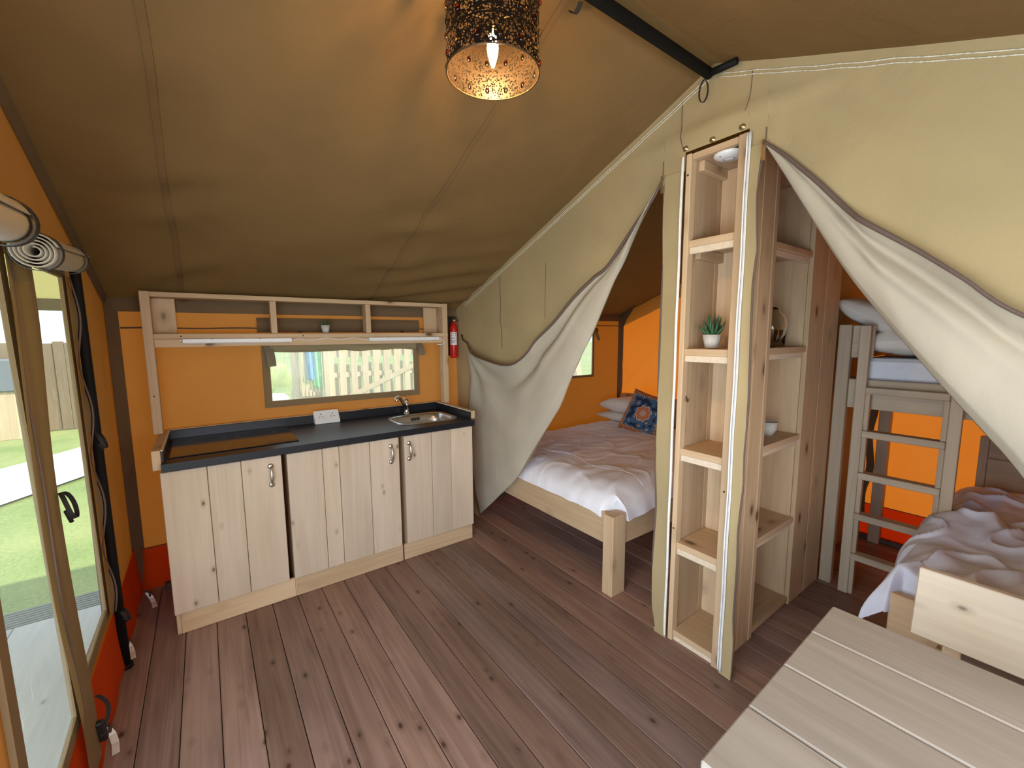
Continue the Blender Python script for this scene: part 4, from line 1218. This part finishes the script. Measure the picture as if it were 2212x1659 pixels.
# right side, towards the bunk bed
for a, b_ in ((1.872, 2.015), (2.016, 2.135), (2.622, 2.830), (2.831, 3.056)):
    box('plank', woodZ, a + 0.001, b_ - 0.001, 0.900, 0.924, 0.0, BT, bk, 0.003)
box('post', woodZ, 2.136, 2.172, 0.898, 0.924, 0.0, BT, bk, 0.003)
box('plank', woodZ, 2.622, 2.640, 0.925, 1.1395, 0.0, 2.344, bk, 0.002)
for z_ in (0.054, 0.527, 1.007, 1.490, 1.985):
    box('shelf', woodY, 1.838, 2.111, 0.926, 1.1395, z_ - 0.032, z_ - 0.001, bk, 0.002)
    box('batten', m_edge, 1.838, 1.862, 0.926, 1.1300, z_ - 0.062 if z_ > 0.1 else 0.001, z_ - 0.0325, bk, 0.002)
for z_ in (0.046, 0.527, 1.007, 1.490, 1.985):
    box('shelf', woodX, 2.1735, 2.6205, 0.905, 1.1395, z_ - 0.032, z_ - 0.001, bk, 0.002)
    if z_ > 0.1:
        box('batten', m_edge, 2.1735, 2.6205, 0.915, 0.936, z_ - 0.060, z_ - 0.0325, bk, 0.002)
box('support_batten', woodX, 1.90, 2.110, 1.112, 1.1395, 2.300, 2.3445, bk, 0.002)
box('support_batten', woodX, 1.90, 2.110, 1.112, 1.1395, 1.905, 1.9515, bk, 0.002)
box('support_batten', woodY, 2.085, 2.1115, 0.93, 1.11, 0.495, 0.527, bk, 0.002)
for yy, zz in ((1.144, 2.27), (1.144, 0.60), (0.905, 0.86)):
    lathe('screw', m_darkrust, [(0, -0.0006), (0.005, -0.0006), (0.005, 0.001)], (1.8234, yy, zz), bk, 10, 'x')
tube('coat_hook', m_darkrust, [(1.86, 1.128, 1.26), (1.855, 1.118, 1.235), (1.845, 1.108, 1.238), (1.843, 1.105, 1.252)], 0.0035, bk, 8)

sd = thing('smoke_detector', 'round white smoke detector under the top of the tall shelving', 'smoke detector', (1.902, 1.000, 2.344))
lathe('housing', m_white, [(0.0, -0.034), (0.030, -0.034), (0.055, -0.026), (0.062, -0.018), (0.062, -0.012), (0.050, -0.010)], (1.902, 1.0, 2.344), sd, 36)
lathe('base_plate', m_black, [(0.050, -0.012), (0.056, -0.0095), (0.056, -0.0002), (0.0, -0.0002)], (1.902, 1.0, 2.344), sd, 36)
v, f = lathe_vf([(0.021, -0.0345), (0.024, -0.0345)], (1.902, 1.0, 2.344), 30)
link('button_ring', v, f, m_print, sd)
lathe('button', m_white, [(0.0, -0.036), (0.018, -0.0355), (0.020, -0.034)], (1.902, 1.0, 2.344), sd, 24)
box('indicator', m_print, 1.855, 1.862, 1.012, 1.020, 2.3135, 2.3185, sd, 0.001)

m_clear = mat_glass('clear_glass', (0.96, 1.0, 0.96))
gl = thing('glass_vase', 'round clear glass vase on a dim side shelf of the shelving', 'vase', (2.395, 1.00, 1.4895))
lathe('vessel', m_clear, [(0.0, 0.0), (0.030, 0.0), (0.048, 0.018), (0.070, 0.06), (0.080, 0.105), (0.070, 0.150), (0.045, 0.180), (0.032, 0.200), (0.030, 0.203), (0.042, 0.180), (0.066, 0.150), (0.076, 0.105), (0.066, 0.062), (0.044, 0.022), (0.028, 0.006), (0.0, 0.006)], (2.395, 1.00, 1.4895), gl, 32)
gl2 = thing('drinking_glass', 'small clear drinking glass beside the round glass vase', 'glass', (2.515, 0.995, 1.4895))
lathe('tumbler', m_clear, [(0.0, 0.0), (0.024, 0.0), (0.030, 0.085), (0.028, 0.085), (0.022, 0.006), (0.0, 0.006)], (2.515, 0.995, 1.4895), gl2, 24)
cp = thing('cup', 'small pale cup with dark inside on a lower side shelf', 'cup', (2.460, 1.00, 1.0065))
lathe('bowl', m_potgrey, [(0.0, 0.0), (0.022, 0.0), (0.040, 0.035), (0.044, 0.075), (0.040, 0.075), (0.036, 0.036), (0.018, 0.006), (0.0, 0.006)], (2.460, 1.00, 1.0065), cp, 24)

# ------------------------------------------------------------------ soft shapes
def pillow_vf(center, L_, W_, H_, ax=(1, 0, 0), ay=(0, 1, 0), seed=0, amp=0.05, n=34):
    c = Vector(center); ax = Vector(ax).normalized(); ay = Vector(ay).normalized(); az = ax.cross(ay).normalized()
    V, F, UV = [], [], []
    def row(sgn):
        out = []
        for j in range(n + 1):
            for i in range(n + 1):
                u, t = 2 * i / n - 1, 2 * j / n - 1
                d = max(0.0, (1 - abs(u) ** 2.4)) * max(0.0, (1 - abs(t) ** 2.4))
                h = H_ / 2 * d ** 0.42 * sgn
                pin = 1 - 0.075 * (1 - abs(t) ** 2) * abs(u) ** 3 - 0.0
                pin2 = 1 - 0.075 * (1 - abs(u) ** 2) * abs(t) ** 3
                wr = amp * H_ * nz(u * 2.2 + seed, t * 2.2, seed * 1.7 + sgn) * (1 if d > 0.02 else 0)
                out.append((c + ax * (u * L_ / 2 * pin) + ay * (t * W_ / 2 * pin2) + az * (h + wr), (i / n, j / n)))
        return out
    top, bot = row(1), row(-1)
    V = [p for p, _ in top] + [p for p, _ in bot]
    UV = [q for _, q in top] + [q for _, q in bot]
    m_ = (n + 1) ** 2
    for j in range(n):
        for i in range(n):
            a = j * (n + 1) + i
            F.append([a, a + 1, a + n + 2, a + n + 1])
            F.append([m_ + a, m_ + a + n + 1, m_ + a + n + 2, m_ + a + 1])
    return V, F, UV
def pillow(name, label, mat, center, L_, W_, H_, ax=(1, 0, 0), ay=(0, 1, 0), seed=0, amp=0.05, cat='pillow', group=None, uv=False):
    V, F, UV = pillow_vf(center, L_, W_, H_, ax, ay, seed, amp)
    o = link(name, V, F, mat, None, True, loc=center)
    if uv:
        l_ = o.data.uv_layers.new(name='UVMap')
        for p in o.data.polygons:
            for li in p.loop_indices:
                l_.data[li].uv = UV[o.data.loops[li].vertex_index]
    return tag(o, label, cat, group)

def duvet_fn(x0, x1, y0, y1, ztop, drop, rnd, wr, seed, skirt=None):
    """cover that lies over a mattress and rounds down at its edges"""
    def fn(u, t):
        x_, y_ = x0 + (x1 - x0) * u, y0 + (y1 - y0) * t
        d = min(u * (x1 - x0), (1 - u) * (x1 - x0) + 0.3, t * (y1 - y0), (1 - t) * (y1 - y0))
        q = min(1, d / rnd)
        h = math.sqrt(max(0, 1 - (1 - q) ** 2))
        z = ztop - drop * (1 - h)
        ridg = abs(nz(x_ * 2.6 + seed, y_ * 5.0, seed)) - 1.1 * max(0, 1 - abs(nz(x_ * 4.1 - y_ * 2.2 + seed, y_ * 4.4 + x_ * 1.5, seed + 3)) / 0.20) ** 2 * 0.40
        z += wr * (nz(x_ * 3.2 + seed, y_ * 3.2, seed * 2) * 0.8 + nz(x_ * 8 + seed, y_ * 11, seed) * 0.30 - ridg * 0.8) * (0.25 + 0.75 * h)
        k_ = (1 - h) * wr * 0.6
        return Vector((x_ + k_ * nz(y_ * 9, seed, 2), y_ + k_ * nz(x_ * 9, seed, 5), z))
    return fn

# ------------------------------------------------------------------ double bed
bed = thing('double_bed', 'pine double bed seen through the opening beside the kitchen', 'bed', (2.9, 2.4, 0))
box('leg', woodZ, 1.852, 1.968, 1.548, 1.625, 0.0, 0.497, bed, 0.003)
box('leg', woodZ, 1.852, 1.968, 3.13, 3.205, 0.0, 0.482, bed, 0.003)
box('leg', woodZ, 3.90, 4.00, 1.548, 1.625, 0.0, 0.87, bed, 0.003)
box('leg', woodZ, 3.90, 4.00, 3.13, 3.205, 0.0, 0.87, bed, 0.003)
box('foot_rail', woodY, 1.880, 1.915, 1.626, 3.129, 0.298, 0.495, bed, 0.003)
box('side_rail', woodX, 1.969, 3.899, 1.560, 1.595, 0.300, 0.455, bed, 0.003)
box('side_rail', woodX, 1.969, 3.899, 3.16, 3.195, 0.300, 0.455, bed, 0.003)
hb = box('headboard', woodY, 3.965, 3.99, 1.626, 3.129, 0.45, 0.600, bed, 0.003)
box('headboard', woodY, 3.965, 3.99, 1.626, 3.129, 0.602, 0.735, bed, 0.003)
box('headboard', woodY, 3.965, 3.99, 1.626, 3.129, 0.737, 0.875, bed, 0.003)
for i in range(12):
    box('slat', woodY, 2.05 + i * 0.155, 2.13 + i * 0.155, 1.596, 3.159, 0.380, 0.398, bed, 0.002)
mt = tag(box('mattress', m_mattress, 1.955, 3.945, 1.60, 3.155, 0.399, 0.55, None, 0.03, loc=(2.95, 2.4, 0.4)), 'white mattress of the double bed under the white duvet', 'mattress')
f_ = duvet_fn(1.885, 3.72, 1.555, 3.21, 0.625, 0.150, 0.20, 0.020, 3.0)
def bed_duvet(u, t):
    p = f_(u, t)
    # hangs lower over the near foot corner
    k_ = math.exp(-(((p.x - 1.96) / 0.30) ** 2 + ((p.y - 1.58) / 0.12) ** 2))
    p.z -= 0.035 * k_
    p.y -= 0.015 * k_
    p.x -= 0.012 * math.exp(-((u) / 0.05) ** 2)
    if p.y < 1.66 and p.x < 1.985:
        p.x += (1.985 - p.x) * min(1, (1.66 - p.y) / 0.03)
    return p
dv = sheet('duvet', m_linen, bed_duvet, 170, 150, None, loc=(2.8, 2.4, 0.55))
tag(dv, 'white duvet spread over the double bed', 'duvet')
tube('seam', m_linen, [Vector(bed_duvet(0.19 + 0.02 * math.sin(i * .3), 0.05 + 0.9 * i / 60)) + Vector((0, 0, 0.0005)) for i in range(61)], 0.0016, dv, 6)
pillow('pillow', 'white pillow lying on top of another at the head of the double bed', m_pillow, (3.72, 2.88, 0.785), 0.42, 0.62, 0.17, seed=2.0, group=None)
pillow('pillow', 'lower white pillow flattened under the top one on the double bed', m_pillow, (3.70, 2.87, 0.672), 0.44, 0.66, 0.115, seed=5.0, group=None)
cx_ = Vector((3.43, 2.50, 0.775))
pillow('cushion', 'rust and blue patterned cushion leaning on the pillows of the double bed', mat_cushion(), cx_, 0.44, 0.44, 0.13, ax=(0.12, -0.96, -0.20), ay=(0.42, -0.16, 0.88), seed=8.0, amp=0.04, cat='cushion', uv=True)

# ------------------------------------------------------------------ bunk bed
bu = thing('bunk_bed', 'raised pine bunk bed with a ladder behind the right tent flap', 'bunk bed', (3.5, 0.0, 0))
box('post', greyZ, 3.062, 3.107, 0.832, 0.894, 0.0, 1.606, bu, 0.003)
box('post', greyZ, 3.93, 3.995, 0.800, 0.865, 0.0, 1.606, bu, 0.003)
box('post', greyZ, 3.062, 3.107, -1.15, -1.09, 0.0, 1.606, bu, 0.003)
box('post', greyZ, 3.93, 3.995, -1.15, -1.09, 0.0, 1.606, bu, 0.003)
box('guard_rail', greyY, 3.080, 3.102, 0.730, 0.831, 1.415, 1.602, bu, 0.003)
box('side_rail', greyY, 3.080, 3.108, -1.089, 0.831, 1.120, 1.290, bu, 0.003)
box('side_rail', greyY, 3.94, 3.97, -1.089, 0.799, 1.120, 1.290, bu, 0.003)
box('end_rail', greyX, 3.108, 3.929, 0.835, 0.862, 1.120, 1.290, bu, 0.003)
box('end_board', greyX, 3.108, 3.929, 0.835, 0.862, 1.405, 1.600, bu, 0.003)
box('bed_base', greyY, 3.109, 3.939, -1.088, 0.833, 1.255, 1.285, bu, 0.002)
bm_ = tag(box('mattress', m_mattress, 3.106, 3.93, -1.08, 0.80, 1.2855, 1.412, None, 0.018, loc=(3.5, 0, 1.29)), 'pale mattress on the upper bunk behind the ladder', 'mattress')
fb = duvet_fn(3.12, 3.92, -1.06, 0.55, 1.475, 0.055, 0.10, 0.022, 11.0)
tag(sheet('duvet', m_linen, fb, 40, 70, None, loc=(3.5, -0.3, 1.42)), 'white duvet on the upper bunk, mostly hidden by the flap', 'duvet')
pillow('pillow', 'upper pale pillow propped on another at the head of the upper bunk', m_pillow, (3.42, 0.800, 1.660), 0.60, 0.34, 0.16, ax=(1, 0, 0), ay=(0, 0.85, 0.52), seed=12.0, amp=0.07)
pillow('pillow', 'lower pale pillow lying flat on the upper bunk mattress', m_pillow, (3.42, 0.600, 1.515), 0.62, 0.40, 0.18, ax=(1, 0, 0), ay=(0, 1, -0.06), seed=15.0, amp=0.07)
ld = thing('ladder', 'pine ladder with five rungs leading to the upper bunk', 'ladder', (3.04, 0.57, 0))
box('stile', greyZ, 3.020, 3.060, 0.734, 0.782, 0.0, 1.600, ld, 0.003)
box('stile', greyZ, 3.020, 3.060, 0.345, 0.393, 0.0, 1.300, ld, 0.003)
for z_ in (0.245, 0.492, 0.738, 0.985, 1.235):
    box('rung', greyY, 3.012, 3.079, 0.394, 0.733, z_ - 0.022, z_ + 0.016, ld, 0.003)
for yy in (0.734, 0.345):
    for z0, z1 in ((0.005, 0.222), (0.262, 0.469), (0.509, 0.715), (0.755, 0.962), (1.002, 1.212)):
        y0 = yy - 0.022 if yy > 0.5 else 0.394
        box('spacer', greyZ, 3.024, 3.056, y0, y0 + 0.0215, z0, z1, ld, 0.002)
# dark cloth tie hanging in the corner behind the bunk
tie = tag(ribbon('canvas_tie', m_brown, [lerp_curve([(XR - 0.05, 0.915, 1.05), (XR - 0.06, 0.905, 0.98), (XR - 0.055, 0.925, 0.80), (XR - 0.065, 0.900, 0.55), (XR - 0.06, 0.935, 0.35), (XR - 0.06, 0.925, 0.12)], i / 30) for i in range(31)], (0.3, 1, 0), 0.05, 0.004, None, loc=(XR - 0.06, 0.92, 0.12)), 'dark canvas tie hanging down in the corner behind the bunk', 'strap')

# ------------------------------------------------------------------ lower bed
lo = thing('single_bed', 'low pine single bed reaching under the bunk, foot towards the table', 'bed', (3.1, -0.1, 0))
box('footboard', woodY, 2.200, 2.235, -0.54, 0.396, 0.30, 0.502, lo, 0.003)
box('side_rail', woodX, 2.236, 4.0, 0.365, 0.395, 0.28, 0.44, lo, 0.003)
box('side_rail', woodX, 2.236, 4.0, -0.54, -0.51, 0.28, 0.44, lo, 0.003)
box('leg', greyZ, 2.236, 2.30, 0.25, 0.364, 0.0, 0.42, lo, 0.003)
box('leg', greyZ, 2.236, 2.30, -0.50, -0.40, 0.0, 0.42, lo, 0.003)
box('head_post', greyZ, 3.965, 4.005, 0.325, 0.364, 0.0, 0.90, lo, 0.003)
box('head_post', greyZ, 3.965, 4.005, -0.50, -0.45, 0.0, 0.90, lo, 0.003)
box('head_board', greyY, 3.97, 3.995, -0.449, 0.324, 0.50, 0.762, lo, 0.003)
box('head_board', greyY, 3.97, 3.995, -0.449, 0.324, 0.765, 0.895, lo, 0.003)
for i in range(9):
    box('slat', greyY, 2.35 + i * 0.18, 2.43 + i * 0.18, -0.509, 0.364, 0.32, 0.335, lo, 0.002)
lm = tag(box('mattress', m_mattress, 2.24, 3.955, -0.50, 0.36, 0.336, 0.50, None, 0.03, loc=(3.1, -0.07, 0.34)), 'mattress of the low single bed under its rumpled duvet', 'mattress')
m_bluelit_duvet = plain('bluelit_white_duvet', (0.70, 0.73, 0.87), 0.85, noise_amt=0.03, scale=12, bump=0.5)  # white linen with the bluish daylight tinted into its colour
fl_ = duvet_fn(2.17, 3.93, -0.60, 0.47, 0.625, 0.20, 0.17, 0.075, 21.0)
def low_duvet(u, t):
    p = fl_(u, t)
    x_, y_ = p.x, p.y
    # rucked folds running across
    a = x_ * 9 + y_ * 3.0 + 2.2 * nz(x_ * 2, y_ * 2, 4)
    p.z += 0.016 * math.sin(a) * min(1, max(0, (0.42 - y_) / 0.15) + 0.35) * (1 if x_ > 2.35 else 0.4)
    # a box of bedding raised towards the middle
    p.z += 0.045 * math.exp(-(((x_ - 2.75) / 0.35) ** 2 + ((y_ + 0.05) / 0.30) ** 2))
    p.z -= 0.10 * math.exp(-((x_ - 3.9) / 0.25) ** 2) * 0.4
    # gap around the foot corner where the board shows
    if u < 0.055:
        p.x += (0.055 - u) * 1.7 * max(0, min(1, (0.40 - y_) / 0.03))
        p.z = min(p.z, 0.60) if y_ > 0.40 else p.z
    if t > 0.93 and u < 0.25:
        p.z -= 0.08 * (t - 0.93) / 0.07
    return p
dl = tag(sheet('duvet', m_bluelit_duvet, low_duvet, 260, 200, None, loc=(3.0, -0.06, 0.5)), 'rumpled white duvet on the low single bed', 'duvet')

# ------------------------------------------------------------------ table and bench
tb = thing('dining_table', 'pale plank topped dining table in the near corner', 'table', (1.086, -0.25, 0))
rot = math.radians(1.2)
def trot(p):
    d = Vector(p) - Vector((1.086, 0.378, 0))
    return Vector((1.086 + d.x * math.cos(rot) - d.y * math.sin(rot), 0.378 + d.x * math.sin(rot) + d.y * math.cos(rot), p[2] if isinstance(p, tuple) else p.z))
xs_ = [0.708, 0.9085, 1.098, 1.284, 1.464]
for a, b_ in zip(xs_, xs_[1:]):
    dz = random.uniform(-0.0008, 0.0008)
    box('plank', tableY, a + 0.0016, b_ - 0.0016, -0.95, 0.378, 0.716, 0.75 + dz, tb, 0.004, xf=trot)
for xx in (0.78, 1.30):
    for yy in (-0.85, 0.20):
        box('leg', tableY, xx, xx + 0.09, yy, yy + 0.09, 0.0, 0.714, tb, 0.004, xf=trot)
for yy in (-0.82, 0.225):
    box('apron', woodX, 0.875, 1.295, yy, yy + 0.03, 0.62, 0.713, tb, 0.003, xf=trot)
for xx in (0.80, 1.34):
    box('apron', woodY, xx, xx + 0.03, -0.755, 0.195, 0.62, 0.713, tb, 0.003, xf=trot)
m_bench = wood('pale_bench_pine', 'y', (0.66, 0.56, 0.42), (0.55, 0.45, 0.32), (0.10, 0.06, 0.035), rough=0.38, vary=0.05, knot_share=0.3, thin='x')
bn = thing('bench', 'pale pine bench with a wide back board between table and beds', 'bench', (1.85, -0.35, 0))
# back board leans back a little
def lean(p):
    return Vector((p.x + (p.z - 0.46) * 0.20, p.y, p.z))
box('back_board', m_bench, 1.935, 1.962, -1.0, 0.288, 0.506, 0.735, bn, 0.003, xf=lean)
for i, (a, b_) in enumerate(((1.60, 1.735), (1.738, 1.872), (1.875, 2.06))):
    box('seat_plank', tableY, a, b_, -1.0, 0.200, 0.425, 0.452, bn, 0.003)
for yy in (0.165, -0.90):
    box('back_post', woodZ, 2.061, 2.10, yy, yy + 0.07, 0.0, 0.424, bn, 0.003)
    box('back_support', woodZ, 1.964, 2.006, yy, yy + 0.045, 0.4525, 0.70, bn, 0.003, xf=lean)
    box('front_leg', woodZ, 1.62, 1.69, yy, yy + 0.07, 0.0, 0.424, bn, 0.003)

# ------------------------------------------------------------------ outside: deck, step, neighbours
dk = tag(box('deck', plain('deck_frame', (0.16, 0.15, 0.14), 0.8), -3.2, XL - 0.06, -1.2, 3.34, -0.20, -0.047, None, 0.004), kind='structure')
y_ = -1.2
xx = -3.2
while xx < XL - 0.10:
    box('plank', deckY, xx + 0.002, min(xx + 0.45, XL - 0.07) - 0.002, -1.2, 3.34, -0.046, -0.020, dk, 0.003)
    xx += 0.45
ms = thing('ribbed_step', 'grey ribbed step at the end of the outside deck', 'step', (-1.4, 3.46, -0.36))
box('body', m_step, -3.1, -0.50, 3.36, 3.60, -0.355, -0.062, ms, 0.004)
for i in range(8):
    box('rib', m_step, -3.1, -0.50, 3.362 + i * 0.030, 3.380 + i * 0.030, -0.0615, -0.040, ms, 0.003)
for i, (a, b_, c) in enumerate(((2.78, 3.30, 0.05), (2.45, 2.76, 0.02))):
    pass
rw = thing('reed_wall', 'long brown reed screen beyond the lawn outside the clear panels', 'screen', (-3.5, 12.6, -0.36))
xx = -7.0
rnd = random.Random(4)
while xx < -0.6:
    ww = rnd.uniform(0.16, 0.24)
    box('panel', m_reed, xx, xx + ww - 0.006, 12.55 + rnd.uniform(-0.01, 0.01), 12.62, -0.36, 1.46 + rnd.uniform(-0.03, 0.03), rw, 0.004)
    xx += ww
dbx = tag(box('storage_box', plain('slate_blue_box', (0.16, 0.19, 0.24), 0.7), -3.6, -2.86, 11.9, 12.4, 0.55, 1.15, None, 0.02, loc=(-3.2, 12.1, 0.55)), 'slate blue box in front of the brown reed screen', 'box')
box('stand', fenceZ, -3.5, -2.95, 11.95, 12.35, -0.38, 0.549, dbx, 0.01)
# posts of the veranda
for i, xx in enumerate((-3.1,)):
    vp = tag(box('veranda_post', fenceZ, xx, xx + 0.09, 3.22, 3.31, -0.02, 1.80, None, 0.004, loc=(xx, 3.26, -0.02)), 'square timber post at the outer corner of the veranda', 'post')

# neighbouring lodge seen through the kitchen window
fe = thing('slatted_fence', 'pale slatted timber deck fence outside the kitchen window', 'fence', (2.9, 8.0, -0.36))
xx = 1.76
i = 0
while xx < 5.6:
    box('slat', fenceZ, xx, xx + 0.115, 8.0, 8.022, 0.22, 1.62 - 0.0, fe, 0.003)
    box('slat', fenceZ, xx + 0.10, xx + 0.20, 8.075, 8.095, 0.20, 1.06 - 0.03 * (i % 3), fe, 0.003)
    xx += 0.205; i += 1
box('top_board', fenceX, 1.74, 5.7, 8.023, 8.05, 1.17, 1.60, fe, 0.003)
for z_ in (0.30, 0.80):
    box('rail', fenceX, 1.74, 5.7, 8.025, 8.072, z_, z_ + 0.09, fe, 0.003)
for xx in (1.70, 3.7, 5.65):
    box('post', fenceZ, xx, xx + 0.09, 7.99, 8.09, -0.40, 1.75, fe, 0.004)
def brace(p):
    return Vector((p.x, p.y, p.z + (p.x - 2.2) * 0.42))
box('brace', fenceX, 2.0, 3.9, 7.976, 7.998, 0.42, 0.52, fe, 0.003, xf=brace)
lg = thing('neighbour_lodge', 'raised timber lodge corner with slatted side outside the kitchen window', 'building', (1.45, 9.2, -0.36))
box('floor_frame', fenceX, 1.28, 1.68, 8.1, 8.82, 0.36, 0.56, lg, 0.004)
for k in range(6):
    box('slat', fenceZ, 1.30, 1.325, 8.12 + 0.115 * k, 8.20 + 0.115 * k, 0.565, 1.75, lg, 0.003)
for k in range(6):
    box('front_slat', fenceZ, 1.335 + 0.06 * k, 1.38 + 0.06 * k, 8.07, 8.09, 0.50, 1.75, lg, 0.003)
for yy in (8.12, 8.70):
    box('leg', fenceZ, 1.30, 1.40, yy, yy + 0.1, -0.42, 0.359, lg, 0.004)
for xx, nm, mm, lb_, z0 in ((1.43, 'towel', m_bluetowel, 'blue towel hanging over the timber fence outside', 0.80), (1.535, 'towel', m_greentowel, 'green towel hanging over the timber fence outside', 0.66)):
    tag(sheet(nm, mm, lambda u, t: (xx + 0.13 * u, 8.035 + 0.012 * math.sin(u * 9 + t * 2), z0 + (u * 0.04 * -1) + (1.5 - z0) * t), 10, 20, None, 0.004, loc=(xx, 8.03, z0)), lb_, 'towel')
rk = tag(lathe('boulder', m_gravel, [(0.0, 0.0), (0.35, 0.02), (0.40, 0.12), (0.28, 0.24), (0.0, 0.28)], (1.55, 13.8, -0.36), None, 14, loc=(1.55, 13.8, -0.36)), 'pale boulder on the grass outside the kitchen window', 'rock')
def bl_(p):
    return Vector((p.x + (p.z - 0.9) * -0.22, p.y, p.z))
tag(box('leaning_timber', fenceZ, 5.55, 5.70, 5.6, 5.75, -0.38, 2.6, None, 0.005, xf=bl_, loc=(5.6, 5.7, -0.36)), 'pale leaning timber outside the window of the double bedroom', 'timber')
def bush(x_, y_, r, h, seed, label):
    def fn(u, t):
        a, b_ = 2 * PI * u, PI / 2 * t
        k_ = 1 + 0.30 * nz(math.cos(a) * 2 + seed, math.sin(a) * 2, t * 3) + 0.12 * nz(math.cos(a) * 7 + seed, math.sin(a) * 7, t * 9)
        return (x_ + r * k_ * math.cos(a) * math.cos(b_), y_ + r * k_ * math.sin(a) * math.cos(b_), -0.38 + h * k_ * math.sin(b_))
    tag(sheet('bush', m_grass, fn, 48, 20, None, loc=(x_, y_, -0.36)), label, 'bush')
bush(0.7, 19.0, 2.0, 1.6, 3, 'light green bush beyond the lodge outside the kitchen window')
